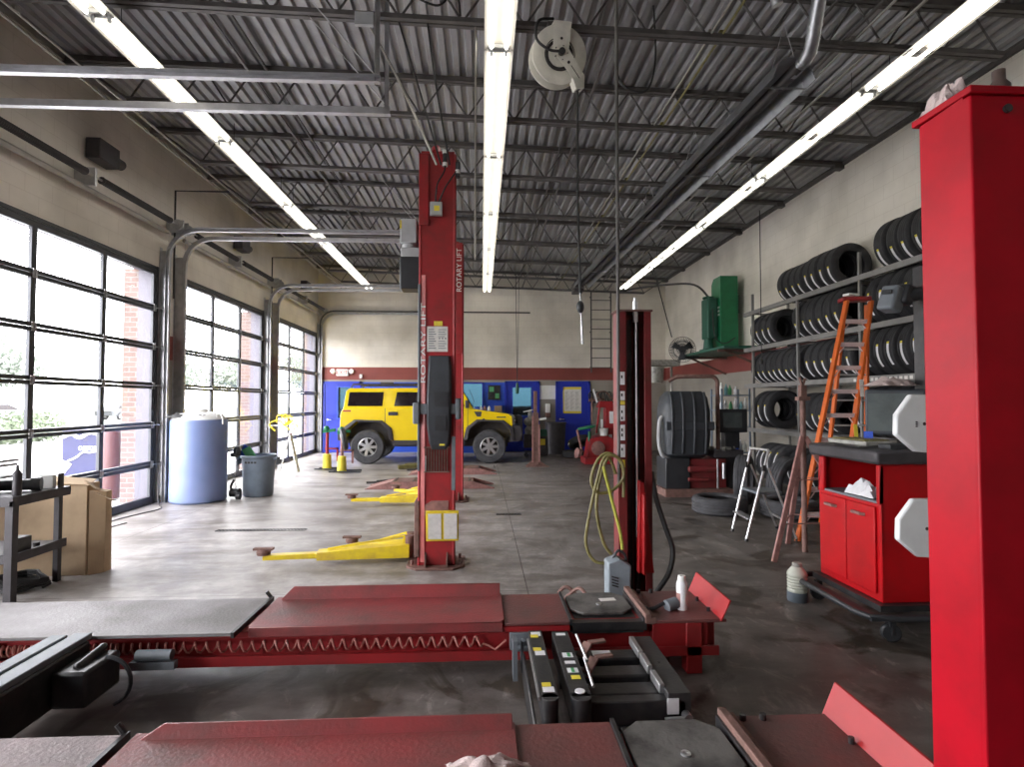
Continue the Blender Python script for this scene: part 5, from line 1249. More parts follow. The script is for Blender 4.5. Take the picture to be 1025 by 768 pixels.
rows = {'top shelf': (SH[0], [('C', 9.52, 4), ('A', 8.74, 4), ('B', 7.06, 5)]),
        'second shelf': (SH[1], [('A', 10.52, 4), ('B', 9.04, 6), ('D', 7.25, 6)]),
        'third shelf': (SH[2], [('C', 10.52, 9), ('A', 8.72, 6), ('D', 7.35, 7)]),
        'fourth shelf': (SH[3], [('D', 10.50, 3), ('A', 9.00, 5), ('D', 7.55, 6)]),
        'bottom row on the floor': (.06, [('E', 10.45, 4), ('D', 9.30, 5), ('A', 7.95, 5)])}
for nm, (z, gs) in rows.items():
    idx = 0; rnd = random.Random(len(nm))
    for key, ystart, n in gs:
        y = ystart
        for k in range(n):
            nmx = ORD[idx] if idx < 20 else 'last'
            where = nm+' of tyre rack' if 'row' not in nm else 'bottom row of tyre rack'
            put(key, RACKX+.03+Rk[key]+rnd.uniform(-.012, .012), y, z+Rk[key]+.022, 'labelled black tyre, %s from far end, %s' % (nmx, where), 'tyres on the %s' % nm, rnd.uniform(-.03, .03), 0, rnd.uniform(-.05, .05))
            y -= Wk[key]+.006; idx += 1
r = thing('tyre_rack', 'grey steel tyre rack running along the wall, full of black tyres', 'rack', (5.4, 8.3, 0))
ROD = [10.42, 8.9, 7.38, 5.86, 4.8]
for y in ROD:
    for x in (RACKX-.02, RACKX+.66):
        top = 3.55 if y in (10.42, 7.38) else 3.26
        MB().box(x, x+.04, y-.02, y+.02, 0, top).build('upright', 'rackgrey', r, bevel=.003, seg=1)
for z in SH:
    b = MB().box(RACKX-.025, RACKX+.005, 4.75, 10.75, z-.055, z+.02)
    b.box(RACKX+.005, RACKX+.03, 4.75, 10.75, z-.055, z-.045)
    b.build('front_beam', 'rackgrey', r, bevel=.003, seg=1)
    MB().box(RACKX+.60, RACKX+.64, 4.75, 10.75, z+.0-.055, z+.01).build('rear_beam', 'rackgrey', r)
    c = MB()
    for y in ROD: c.box(RACKX, RACKX+.64, y-.015, y+.015, z-.055, z-.03)
    c.build('cross_tie', 'rackgrey', r)
tk = MB()
for k in range(14): tk.box(RACKX-.0275, RACKX-.025, 6.35+k*.085, 6.40+k*.085, SH[2]-.045, SH[2]-.005)
tk.build('price_ticket', 'paper', r)
# loose tyres on the floor in front
def flat(key, x, y, z, lab): 
    o = copy_tree(protos[key]); o.location = (x, y, z); o.rotation_euler = (PI/2, 0, .3); tag(o, lab, 'tyre', 'loose tyres on the floor')
for ch in list(protos['E'].children): pass
P2 = tyre_proto(.37, .23, .24, 'rubber2', False)
P2.location = (3.32, 7.90, .118); P2.rotation_euler = (PI/2, 0, 0); tag(P2, 'dusty tyre lying flat on the floor in front of the wheel balancer', 'tyre', 'loose tyres on the floor')
o = copy_tree(P2); o.location = (3.98, 8.55, .37); o.rotation_euler = (0, 0, 1.0); tag(o, 'dusty tyre standing upright behind the tyre lying flat', 'tyre', 'loose tyres on the floor')
o = copy_tree(P2); o.location = (4.45, 8.2, .37); o.rotation_euler = (.12, 0, .5); tag(o, 'dusty tyre leaning between aluminium step ladder and rack', 'tyre', 'loose tyres on the floor')
o = copy_tree(P2); o.location = (4.15, 7.6, .118); o.rotation_euler = (PI/2, 0, 0); tag(o, 'dark tyre lying flat behind the aluminium step ladder', 'tyre', 'loose tyres on the floor')

# ------------------------------------------------------------------ orange step ladder
r = thing('orange_step_ladder', 'tall orange fibreglass step ladder with pink-grey steps before the tyre rack', 'ladder', (3.95, 6.7, 0))
LY, LX = 7.3, 4.30
def pr_(u, t): # u across (-1..1), t height 0..1 on front face
    w_ = .235-.085*t; cx = 3.74+.76*t; return Vector((cx+u*w_, 6.25+.35*t, 2.75*t))
for u in (-1, 1): MB().bar(pr_(u, 0), pr_(u, 1), .032, .075, (0, -1, .1)).build('front_rail', 'orange', r, bevel=.003, seg=1)
for u in (-1, 1):
    a = Vector((4.62+u*.30, 7.15, 0)); b = pr_(u*.9, .99)+Vector((.05, .12, 0)); MB().bar(a, b, .03, .06, (0, 1, .1)).build('rear_rail', 'orange', r, bevel=.003, seg=1)
for k in range(1, 10):
    t = k*.101; a, b = pr_(-1, t), pr_(1, t)
    MB().bar(a+Vector((0, .02, 0)), b+Vector((0, .02, 0)), .06, .05).bar(a+Vector((.02, 0, -.10)), a+Vector((.09, 0, -.01)), .02, .008).bar(b+Vector((-.02, 0, -.10)), b+Vector((-.09, 0, -.01)), .02, .008).build('step', 'fadepink', r, bevel=.003, seg=1)
for k in range(1, 9):
    t = k*.115; A0 = Vector((4.62-.30, 7.15, 0)); A1 = pr_(-.9, .99)+Vector((.05, .12, 0)); B0 = Vector((4.62+.30, 7.15, 0)); B1 = pr_(.9, .99)+Vector((.05, .12, 0))
    MB().bar(A0.lerp(A1, t), B0.lerp(B1, t), .02, .02).build('rear_brace', 'alu', r)
tp = pr_(0, 1); MB().obox((tp.x, tp.y+.08, tp.z+.03), (.32, .18, .05), (0, 0, -.25)).build('top_cap', 'red', r, bevel=.01)
MB().obox((tp.x-.08, tp.y+.02, tp.z+.075), (.16, .10, .03), (0, 0, .2)).build('tray_item', 'white', r, bevel=.008)
q = pr_(1, .62); MB().obox((q.x+.0, q.y-.045, q.z), (.045, .005, .20), (-.13, .02, 0)).build('label', 'paper', r)
q = pr_(1, .44); MB().obox((q.x+.0, q.y-.045, q.z), (.045, .005, .16), (-.13, .02, 0)).build('yellow_sticker', 'yellowst', r)

# ------------------------------------------------------------------ aluminium step stool
r = thing('aluminium_step_ladder', 'small silver two-step ladder with dark platform on the floor', 'ladder', (3.25, 6.55, 0))
A = [Vector((2.93, 6.27, 0)), Vector((2.99, 6.76, 0))]; B = [Vector((3.50, 6.24, 0)), Vector((3.61, 6.89, 0))]
T = [Vector((3.22, 6.32, 1.0)), Vector((3.20, 6.70, 1.0))]
for i in (0, 1):
    MB().tube([A[i], T[i]-Vector((0, 0, .02)), T[i]+Vector((.015, 0, .0))], .015, 10).build('front_rail', 'alu', r)
    MB().tube([B[i], T[i]+Vector((.0, 0, -.20))], .012, 10).build('rear_leg', 'alu', r)
    MB().cyl(A[i]-Vector((0, 0, 0)), A[i]+(T[i]-A[i])*.03, .02, n=10).cyl(B[i], B[i]+(T[i]-B[i])*.03, .018, n=10).build('rubber_foot', 'black', r)
MB().cyl(T[0], T[1], .016, n=10).cyl(B[0].lerp(T[0], .18), B[1].lerp(T[1], .18), .012, n=8).build('top_bar', 'alu', r)
MB().obox((3.24, 6.52, .52), (.30, .36, .03)).build('platform', 'greypl', r, bevel=.006)
MB().bar(A[0].lerp(T[0], .24), A[1].lerp(T[1], .24), .09, .02).build('step', 'alu', r, bevel=.003)
for i in (0, 1): MB().obox(A[i].lerp(T[i], .80), (.035, .03, .07)).build('hinge', 'black', r)

# ------------------------------------------------------------------ rusty three-leg stand
r = thing('rusty_stand', 'tall rusty three-legged steel stand with forked top beside the red cabinet', 'stand', (3.3, 5.8, 0))
top = Vector((3.33, 5.80, 1.22))
MB().cyl((3.33, 5.80, .0), (3.33, 5.80, 1.72), .028, n=12).build('post', 'rust', r)
feet = [Vector((2.82, 5.45, 0)), Vector((3.90, 5.55, 0)), Vector((3.34, 6.15, 0))]
for f_ in feet: MB().bar(f_, top+(f_-top)*.03, .05, .03, (0, -1, 0)).build('leg', 'rustpink', r, bevel=.003, seg=1)
b = MB()
for t in (.28, .62):
    q = [f_.lerp(top, 1-t if False else t) for f_ in feet]
    for i in range(3): b.bar(q[i], q[(i+1) % 3], .02, .008)
b.build('brace', 'rustpink', r)
MB().box(3.30, 3.36, 5.77, 5.83, 1.60, 1.72).bar((3.33, 5.8, 1.70), (3.30, 5.8, 1.80), .03, .012).bar((3.33, 5.8, 1.70), (3.36, 5.8, 1.79), .03, .012).box(3.27, 3.39, 5.76, 5.84, 1.56, 1.60).build('fork', 'rust', r)

# ------------------------------------------------------------------ jug
r = thing('clear_jug', 'clear plastic jug half full of dark fluid on the floor by the red cabinet', 'jug', (2.46, 4.40, 0))
MB().lathe([(0, 0), (.07, 0), (.075, .01), (.075, .075), (0, .075)], (2.46, 4.40, 0), n=28).build('fluid', 'jugdark', r)
pr = [(.073, .075), (.075, .08)]
for k in range(5): pr += [(.075, .09+k*.022), (.069, .10+k*.022)]
pr += [(.075, .20), (.072, .22), (.04, .262), (.03, .268)]
MB().lathe(pr, (2.46, 4.40, 0), n=28).build('body', 'sneeze', r)
MB().lathe([(.032, .262), (.035, .265), (.035, .29), (.03, .295), (0, .296)], (2.46, 4.40, 0), n=20).build('cap', 'pail', r)

# ------------------------------------------------------------------ red alignment cabinet
r = thing('alignment_cabinet', 'bright red wheeled cabinet with grey worktop and open paper shelf', 'cabinet', (3.0, 4.0, 0))
x0, x1, yA, yB = 2.66, 3.35, 3.72, 4.42
MB().box(x0, x1, yA, yB, .21, .86).box(x0+.02, x1, yB-.02, yB, .86, 1.12).box(x0+.0, x1, yA, yA+.02, .86, 1.12).box(x1-.02, x1, yA, yB, .86, 1.12).box(x0, x0+.03, yB-.06, yB, .86, 1.12).box(x0, x0+.03, yA, yA+.045, .86, 1.12).build('body', 'redcab', r, bevel=.008)
for ya, yb in ((3.76, 4.06), (4.07, 4.38)):
    d_ = MB().box(x0-.018, x0-.001, ya, yb, .26, .84).build('door', 'redcab', r, bevel=.006)
    MB().tube([(x0-.018, (ya+yb)/2-.05, .77), (x0-.045, (ya+yb)/2-.045, .775), (x0-.045, (ya+yb)/2+.045, .775), (x0-.018, (ya+yb)/2+.05, .77)], .012, 8).build('handle', 'rustpink', d_)
MB().box(x0+.01, x1, yA+.02, yB-.02, .86, .875).build('shelf', 'greypl', r)
MB().prism([(x0-.05, 1.13), (x0-.06, 1.22), (x1+.04, 1.25), (x1+.04, 1.13)], 'y', yA-.05, yB+.05).build('worktop', 'tabledark', r, bevel=.02)
MB().box(x0-.02, x0+.12, 3.9, 4.2, 1.225, 1.232).obox((2.95, 3.8, 1.25), (.4, .12, .03), (0, -.04, 0)).build('tray', 'blackpl', r, bevel=.006)
MB().tube([(x0+.1, yB+.10, .17), (x0-.16, yB+.08, .17), (x0-.20, yB-.0, .17), (x0-.20, yA-.02, .17), (x0-.17, yA-.12, .17), (x0-.02, yA-.17, .17), (x1+.1, yA-.17, .17)], .022, 10).box(x0-.18, x1, yA-.15, yA-.10, .15, .17).box(x0-.18, x0-.1, yA-.12, yB+.05, .15, .17).build('bumper', 'blackpl', r)
MB().box(x0-.05, x1, yA-.05, yB+.02, .17, .21).build('base', 'black', r)
for x, y in ((x0-.02, yA-.10), (x0-.02, yB+.0), (x1-.05, yA-.1), (x1-.05, yB)):
    MB().lathe([(.0, -.018), (.05, -.018), (.06, -.01), (.06, .01), (.05, .018), (0, .018)], (x, y, .06), (.4, 1, 0), 20).box(x-.02, x+.02, y-.025, y+.025, .10, .15).box(x-.012, x+.012, y-.03, y-.022, .05, .15).build('caster', 'blackpl', r)
MB().box(x1-.12, x1-.04, yA+.3, yA+.4, 1.2, 2.55).build('mast', 'black', r)
cloth('loose_papers', (x0+.13, 4.02, .876), .10, .15, .11, 'sticker', 6.4, 'crumpled white papers on the open shelf of the red cabinet', 'papers', 9)
tag(MB().obox((x0+.18, 4.12, .885), (.26, .42, .018), (0, 0, .1)).build('dark_folder', 'blackpl', bevel=.004), 'dark folder under the white papers on the open shelf of the red cabinet', 'folder') if False else None
kb = thing('keyboard', 'dusty greenish keyboard on the worktop of the red cabinet', 'keyboard', (2.95, 4.15, 1.24))
MB().obox((2.86, 4.20, 1.250), (.24, .42, .03), (0, -.04, .05)).build('case', 'pail', kb, bevel=.005)
k_ = MB()
for i in range(5):
    for j in range(14): k_.obox((2.775+i*.038, 4.02+j*.028, 1.268), (.030, .022, .008), (0, -.04, 0))
k_.build('keys', 'hose', kb)
mo = thing('crt_monitor', 'old grey tube monitor with pale screen on the red cabinet', 'monitor', (3.15, 4.15, 1.24))
rings = []
for d_, s_ in ((0, .9), (.06, .9), (.16, .74), (.30, .5)):
    rings.append([(3.02+d_*1.0+u*.0, 4.14+.0+u*.21*s_, 1.26+.02+(.19+v*.19*s_)) for u, v in ((-1, -1), (1, -1), (1, 1), (-1, 1))])
ANG = -.95
def rot(p, c=(3.08, 4.15)):
    x, y = p[0]-c[0], p[1]-c[1]; return (c[0]+x*math.cos(-ANG)-y*math.sin(-ANG), c[1]+x*math.sin(-ANG)+y*math.cos(-ANG), p[2])
rings = [[rot(p) for p in rr] for rr in rings]
MB().loft(rings, smooth=False).build('housing', 'hood', mo, bevel=.015)
MB().loft([[rot((3.012, 4.14+u*.17, 1.47+v*.14)) for u, v in ((-1, -1), (1, -1), (1, 1), (-1, 1))], [rot((3.020, 4.14+u*.17, 1.47+v*.14)) for u, v in ((-1, -1), (1, -1), (1, 1), (-1, 1))]], smooth=False).build('screen', 'screen', mo)
MB().loft([[rot((3.010, 4.14+.17+u*.03, 1.30+v*.025)) for u, v in ((-1, -1), (1, -1), (1, 1), (-1, 1))], [rot((3.016, 4.34-.03+u*.03, 1.30+v*.025)) for u, v in ((-1, -1), (1, -1), (1, 1), (-1, 1))]], smooth=False).build('blue_sticker', 'bluelight', mo)
cloth('dusty_cloth', (3.10, 4.2, 1.665), .15, .15, .06, 'rag', 2.2, 'dusty crumpled cloth on top of the tube monitor', 'cloth')
def target(x, y, z, R, lab, k, wx=1.):
    t = thing('alignment_target', lab, 'alignment target', (x, y, z), 'white alignment targets')
    pl = [(-.42, .95), (.30, .95), (.95, .48), (.95, -.48), (.30, -.95), (-.30, -.90), (-.95, -.35), (-.92, .30)]
    MB().prism([(x+R*u, z+R*v) for u, v in pl], 'y', y, y+.045).build('plate', 'whiteem', t, bevel=.012, seg=3)
    MB().cyl((x+.0, y-.001, z), (x, y+.01, z), R*.055, n=16).cyl((x+.5*R, y-.001, z-.18*R), (x+.5*R, y+.01, z-.18*R), R*.04, n=12).build('hole', 'black', t)
    if k:
        b = MB()
        for q in range(3): b.box(x-.30*R, x-.24*R, y-.003, y, z-.1*R+q*.07*R, z-.06*R+q*.07*R)
        b.build('print', 'black', t)
    MB().box(x-.03, x+.03, y+.045, y+.12, z-.03, z+.03).build('clip', 'black', t)
target(2.865, 3.58, 1.405, .20, 'white faceted alignment target plate hung beside the tube monitor', True)
target(2.85, 3.56, .735, .20, 'white faceted alignment target plate hung on the side of the red cabinet', False)
cb = thing('camera_boom', 'dark grey camera head on a boom above the red cabinet', 'camera boom', (3.1, 3.95, 2.35))
MB().cyl((3.12, 4.08, 2.33), (4.3, 3.75, 2.50), .05, n=16).build('boom', 'blackpl', cb)
MB().obox((3.05, 4.10, 2.31), (.12, .13, .19), (.1, .3, .35)).build('head', 'greypl', cb, bevel=.02)
MB().obox((2.987, 4.065, 2.36), (.012, .07, .03), (.1, .3, .35)).obox((3.005, 4.065, 2.29), (.012, .07, .03), (.1, .3, .35)).build('lens_port', 'blackpl', cb)
MB().obox((3.13, 4.08, 2.34), (.10, .11, .15), (.1, .3, .35)).build('neck', 'blackpl', cb, bevel=.02)

# ------------------------------------------------------------------ wheel balancer
r = thing('wheel_balancer', 'wheel balancing machine with large dark ribbed hood and curved pipe arm', 'wheel balancer', (3.6, 9.6, 0))
hd = []
for z, w_, d_ in ((.62, .30, .22), (.68, .37, .30), (1.0, .40, .34), (1.40, .40, .34), (1.62, .36, .30), (1.72, .28, .22)):
    ring = []
    for k in range(24):
        t = 2*PI*k/24; cx_, sy_ = math.cos(t), math.sin(t)
        ring.append((3.40+w_*math.copysign(abs(cx_)**.5, cx_), 9.55+d_*math.copysign(abs(sy_)**.5, sy_), z))
    hd.append(ring)
MB().loft(hd).build('hood', 'hood', r)
rb = MB()
for x in (3.10, 3.28, 3.47, 3.66): rb.tube([(x, 9.24, .70), (x, 9.195, 1.0), (x, 9.195, 1.38), (x, 9.235, 1.58), (x, 9.30, 1.70)], .022, 8)
rb.box(3.0, 3.8, 9.19, 9.215, 1.08, 1.22); rb.build('hood_rib', 'hood', r, bevel=.008)
MB().box(3.02, 3.42, 9.3, 9.8, .12, .62).build('pedestal', 'blackpl', r, bevel=.01)
MB().tube(spline([(3.0, 9.4, 1.3), (2.95, 9.4, 1.2), (2.94, 9.4, .85), (3.0, 9.4, .66), (3.15, 9.45, .62)], 6), .035, 10).build('side_tube', 'lightgrey', r)
MB().box(3.42, 4.05, 9.35, 9.85, .12, .60).cyl((3.36, 9.2, .45), (3.85, 9.2, .45), .05, n=12).cyl((3.36, 9.22, .28), (3.7, 9.22, .28), .035, n=12).build('base_cabinet', 'redbrown', r, bevel=.01)
MB().box(2.98, 4.1, 9.2, 9.85, 0, .12).build('skid', 'rust', r)
MB().box(3.85, 4.35, 9.35, 9.8, .62, .74).box(3.95, 4.3, 9.5, 9.75, .0, .62).build('weight_tray', 'tabledark', r, bevel=.01)
MB().tube([(3.22, 9.75, 1.9), (3.35, 9.7, 1.98), (3.9, 9.6, 1.98)] + arc((3.9, 9.6, 1.86), .12, 90, 0, 5) + [(4.02, 9.6, .7)], .035, 12).build('pipe_arm', 'rust', r)
MB().box(4.05, 4.55, 9.62, 9.72, 1.02, 1.42).build('display_housing', 'blackpl', r, bevel=.015)
MB().box(4.12, 4.45, 9.612, 9.62, 1.10, 1.36).build('display', 'screen', r)
MB().box(4.15, 4.4, 9.6, 9.8, .75, 1.02).build('control_box', 'blackpl', r, bevel=.01)
tk = MB(); rnd = random.Random(2)
for k in range(14): tk.obox((3.9+rnd.random()*.4, 9.38+rnd.random()*.35, .76), (.05, .04, .05), (0, 0, rnd.random()*3))
tk.build('wheel_weights', 'pail', r)
MB().cyl((3.82, 9.15, .14), (3.82, 9.15, .62), .016, n=8).cyl((3.92, 9.15, .30), (3.92, 9.15, .55), .03, n=10).build('pedal_rod', 'alu', r)

# ------------------------------------------------------------------ wall shelf with green compressor, fan, pails, bottles
r = thing('wall_shelf', 'dark wall ledge carrying the green machine high on the side wall', 'shelf', (5.3, 12.4, 2.6))
MB().box(4.75, 5.8, 11.0, 13.6, 2.60, 2.65).build('board', 'green2', r, bevel=.005)
MB().bar((4.9, 11.3, 2.58), (5.78, 11.3, 2.2), .04, .04).bar((4.9, 13.3, 2.58), (5.78, 13.3, 2.2), .04, .04).box(4.75, 5.8, 11.28, 11.32, 2.55, 2.6).box(4.75, 5.8, 13.28, 13.32, 2.55, 2.6).build('bracket', 'rust', r)
r = thing('green_compressor', 'tall green compressor cabinet with vented side on the wall ledge', 'compressor', (5.35, 12.5, 2.65))
MB().prism([(12.3, 2.65), (12.8, 2.65), (12.8, 4.20), (12.68, 4.32), (12.3, 4.32)], 'x', 5.24, 5.64).build('cabinet', 'green', r, bevel=.012)
MB().box(5.0, 5.23, 12.42, 12.8, 2.95, 3.85).cyl((5.09, 12.6, 3.85), (5.09, 12.6, 3.9), .13, n=20).build('motor_housing', 'green2', r, bevel=.05)
MB().cyl((5.08, 12.6, 2.70), (5.08, 12.6, 2.95), .12, .09, n=16).box(4.95, 5.2, 12.45, 12.8, 2.65, 2.72).build('pump', 'green2', r)
v = MB()
for k in range(3): v.box(5.234, 5.238, 12.35, 12.6, 3.45+k*.08, 3.49+k*.08)
v.build('vent', 'white', r)
MB().box(5.64, 5.69, 12.35, 12.45, 3.5, 3.9).tube(spline([(5.1, 12.4, 3.6), (5.1, 12.3, 3.0), (5.3, 12.27, 2.82), (5.55, 12.27, 2.95)], 6), .012, 6).tube(spline([(5.09, 12.6, 3.9), (4.8, 12.9, 4.25), (4.0, 13.8, 4.35), (3.4, 14.2, 4.3)], 8), .025, 8).build('pipe', 'blackpipe', r)
r = thing('industrial_fan', 'round black caged fan mounted above the wheel balancer area', 'fan', (4.65, 13.1, 2.5))
fc = Vector((4.68, 13.15, 2.76)); fa = Vector((-.35, -.93, .05)).normalized()
cg = MB(); s_ = fa.cross(Vector((0, 0, 1))).normalized(); u_ = s_.cross(fa)
for k in range(44):
    t = 2*PI*k/44; e = s_*math.cos(t)+u_*math.sin(t)
    cg.tube([fc+fa*.10+e*.05, fc+fa*.09+e*.2, fc+e*.30, fc-fa*.09+e*.2], .005, 4)
for R_, o_ in ((.30, 0), (.2, .09), (.12, .1), (.2, -.09)): cg.tube([fc+fa*o_+(s_*math.cos(2*PI*k/30)+u_*math.sin(2*PI*k/30))*R_ for k in range(30)], .006, 5, closed=True)
cg.build('cage', 'blackpl', r)
bl = MB()
for k in range(3):
    t = 2*PI*k/3+.5; e = s_*math.cos(t)+u_*math.sin(t); g = fa.cross(e)
    bl.loft([[fc+e*.04-g*.04-fa*.01, fc+e*.04+g*.04+fa*.01, fc+e*.04+g*.04+fa*.015, fc+e*.04-g*.04-fa*.005], [fc+e*.24-g*.10-fa*.04, fc+e*.24+g*.07+fa*.03, fc+e*.24+g*.07+fa*.035, fc+e*.24-g*.10-fa*.035]], smooth=False)
bl.cyl(fc-fa*.05, fc+fa*.06, .05, n=14); bl.build('blade', 'blackpl', r)
MB().cyl(fc-fa*.22, fc-fa*.04, .08, n=16).tube([fc-fa*.15, fc+Vector((.1, .1, -.2)), fc+Vector((.35, -.1, -.18))], .02, 8).build('motor', 'blackpl', r)
tag(MB().tube([(4.05, 13.5, 5.0), (4.45, 13.2, 3.05)], .012, 6).build('guy_cable', 'cord'), 'slanting black cable running from roof down to the caged fan', 'cable')

r = thing('wall_cabinet', 'pale grey wall box holding up the metal pail near the end wall', 'box', (4.5, 14.5, 2.2))
MB().box(4.15, 5.0, 14.2, 14.7, 2.45, 2.60).cyl((4.9, 14.6, 0), (4.9, 14.6, 2.5), .03).build('box', 'pail', r, bevel=.01)
r = thing('metal_pail', 'grey metal pail under the wall box near the fan', 'pail', (4.35, 14.3, 2.0))
MB().lathe([(0, 0), (.20, 0), (.225, .40), (.235, .41), (.215, .41), (.19, .02), (0, .02)], (4.38, 14.3, 2.02), n=30).build('pail', 'pail', r)
MB().tube(arc((4.38, 14.3, 2.40), .05, 20, 160, 10), .004, 5).build('handle', 'steel', r)
r = thing('bottle_shelf', 'narrow shelf unit with bottles between green machine and tyre rack', 'shelf', (4.9, 11.4, 0))
for z in (.55, 1.05, 1.38, 1.68): MB().box(4.70, 5.30, 11.05, 11.6, z-.02, z).build('shelf', 'canblue', r)
for x in (4.72, 5.28):
    for y in (11.07, 11.58): MB().box(x-.015, x+.015, y-.015, y+.015, 0, 1.8).build('upright', 'canblue', r)
rnd = random.Random(11); cols = ['white', 'sticker', 'bluelight', 'greenst', 'yellowst', 'white', 'teal', 'black']
cn = ['white', 'pale', 'blue', 'green', 'yellow', 'white', 'teal', 'black']; first = None
for zi, z in enumerate((.55, 1.05, 1.38, 1.68)):
    for k in range(6 if zi < 3 else 4):
        c_ = rnd.randrange(8); x = 4.76+k*.095; y = 11.14+rnd.random()*.1; h_ = rnd.uniform(.17, .25)
        b = MB().lathe([(0, 0), (.034, 0), (.036, .01), (.036, h_*.62), (.014, h_*.82), (.014, h_), (0, h_)], (x, y, z), n=12).build('spray_bottle', cols[c_])
        tag(b, '%s bottle, %s from the aisle side on the %s tier of the bottle shelf' % (cn[c_], ORD[k], ('bottom', 'second', 'third', 'top')[zi]), 'bottle', 'bottles on the narrow shelf')

# ------------------------------------------------------------------ end wall things
r = thing('roof_ladder', 'fixed narrow steel ladder climbing the end wall to the roof', 'ladder', (3.7, 17.7, 2.6))
l = MB().box(3.38, 3.42, 17.62, 17.66, 2.45, 4.95).box(4.0, 4.04, 17.62, 17.66, 2.45, 4.95)
for z in (2.6, 3.7, 4.8): l.box(3.38, 3.42, 17.66, YB, z, z+.03).box(4.0, 4.04, 17.66, YB, z, z+.03)
l.build('rail', 'joist', r)
for k in range(8): MB().cyl((3.4, 17.64, 2.60+k*.30), (4.02, 17.64, 2.60+k*.30), .013, n=8).build('rung', 'joist', r)
r = thing('exit_sign', 'white exit sign with two lamp heads on the red band over the left blue door', 'exit sign', (-4.25, 17.76, 2.4))
MB().box(-4.42, -4.06, 17.72, YB, 2.33, 2.53).build('housing', 'white', r, bevel=.01)
MB().cyl((-4.52, 17.68, 2.48), (-4.52, 17.76, 2.45), .07, n=14).cyl((-3.96, 17.68, 2.48), (-3.96, 17.76, 2.45), .07, n=14).box(-4.52, -3.96, 17.74, 17.76, 2.44, 2.47).build('lamp_head', 'white', r)
text_mesh('lettering', 'EXIT', .17, 'emredtext', r, facing_camera((-4.24, 17.715, 2.43)), .003)
tag(MB().box(-3.72, -3.64, 17.72, YB, 2.25, 2.38).build('wall_sounder', 'white', bevel=.01), 'tiny white wall device beside the exit sign', 'alarm')
r = thing('notice_poster', 'pale yellow poster on the dark blue door by the red tyre changer', 'poster', (2.85, 17.73, 1.2))
MB().box(2.53, 3.10, 17.742, 17.748, 1.18, 2.0).build('sheet', 'paper', r)
MB().box(2.53, 3.10, 17.739, 17.742, 1.93, 2.0).box(2.53, 3.10, 17.739, 17.742, 1.18, 1.25).box(2.53, 2.56, 17.739, 17.742, 1.18, 2.0).build('border', 'yellowst', r)
tx = MB()
for c_ in range(3):
    for k in range(14): tx.box(2.60+c_*.16, 2.60+c_*.16+.07+.04*((k*7+c_*3) % 3)/2, 17.739, 17.742, 1.30+k*.042, 1.312+k*.042)
tx.build('print', 'pail', r)
tag(MB().box(1.80, 2.34, YB-.02, YB-.001, 1.62, 2.05).build('white_board', 'white', bevel=.004), 'blank white board on the wall between the two blue doors', 'board')
r = thing('soap_dispenser', 'white and brown hand cleaner dispenser under the blank white board', 'dispenser', (2.05, 17.7, 1.2))
MB().box(1.98, 2.12, 17.66, YB, 1.20, 1.48).build('tank', 'white', r, bevel=.02); MB().box(1.97, 2.13, 17.64, YB, 1.05, 1.20).build('pump', 'rust', r, bevel=.02)
r = thing('notice_board', 'dark notice board with papers on the blue office panel behind the SUV bonnet', 'notice board', (.4, 17.75, 1.3))
MB().box(.20, .58, 17.75, 17.775, 1.60, 2.05).build('board', 'black', r); MB().box(.24, .38, 17.745, 17.75, 1.85, 2.0).box(.42, .54, 17.745, 17.75, 1.65, 1.80).build('sheet', 'greenst', r)
tag(MB().box(.40, .62, 17.55, 17.775, 1.22, 1.42).build('carton', 'card', bevel=.005), 'small cardboard carton on the counter behind the SUV bonnet', 'carton')
r = thing('counter', 'low counter along the blue office panel behind the yellow SUV', 'counter', (-.2, 17.5, 0))
MB().box(-1.2, .72, 17.3, 17.775, 1.16, 1.20).build('top', 'lightgrey', r); MB().box(-1.15, .70, 17.4, 17.775, 0, 1.16).build('front', 'bluelight', r)
for k in range(5):
    tag(MB().lathe([(0, 0), (.04, 0), (.045, .01), (.045, .16), (.02, .2), (0, .22)], (-.25+k*.12, 17.5, 1.20), n=12).build('oil_bottle', ['white', 'bluelight', 'white', 'rustpink', 'white'][k]),
        '%s bottle on the counter behind the SUV bonnet, %s counted towards the door' % (['white', 'blue', 'white', 'reddish', 'white'][k], ORD[k]), 'bottle', 'bottles on the office counter')
# bins and tyres by the doors
r = thing('garbage_bin', 'round dark waste bin against the end wall between the blue doors', 'bin', (2.12, 17.0, 0))
MB().lathe([(0, 0), (.26, 0), (.31, .88), (.33, .90), (.33, .93), (.30, .93), (.25, .03), (0, .03)], (2.2, 17.05, 0), n=36).build('bin', 'tabledark', r)
r = thing('parts_cart', 'small cluttered cart with pale engine part before the blue door', 'cart', (1.0, 16.3, 0))
MB().box(1.20, 1.58, 16.1, 16.5, .25, .62).box(1.22, 1.56, 16.1, 16.5, .10, .14).build('cart', 'tabledark', r, bevel=.01)
MB().lathe([(0, .62), (.14, .62), (.16, .75), (.10, .85), (.15, .95), (.07, 1.08), (.05, 1.3), (0, 1.32)], (1.38, 16.3, 0), n=14).sphere((1.31, 16.25, .98), .12, n=10, m=6).build('engine_part', 'pail', r)
for x in (1.25, 1.53): MB().cyl((x, 16.1, .06), (x, 16.14, .06), .06, n=12).build('caster', 'blackpl', r)
r = thing('floor_cleaner', 'teal and white jug crate standing by the dark waste bin', 'crate', (1.62, 16.6, 0))
MB().box(1.64, 1.90, 16.4, 16.65, .0, .55).build('crate', 'tabledark', r, bevel=.02); MB().box(1.66, 1.88, 16.42, 16.63, .55, .75).build('jug', 'green2', r, bevel=.03); MB().box(1.68, 1.82, 16.39, 16.4, .3, .48).build('label', 'yellowst', r)
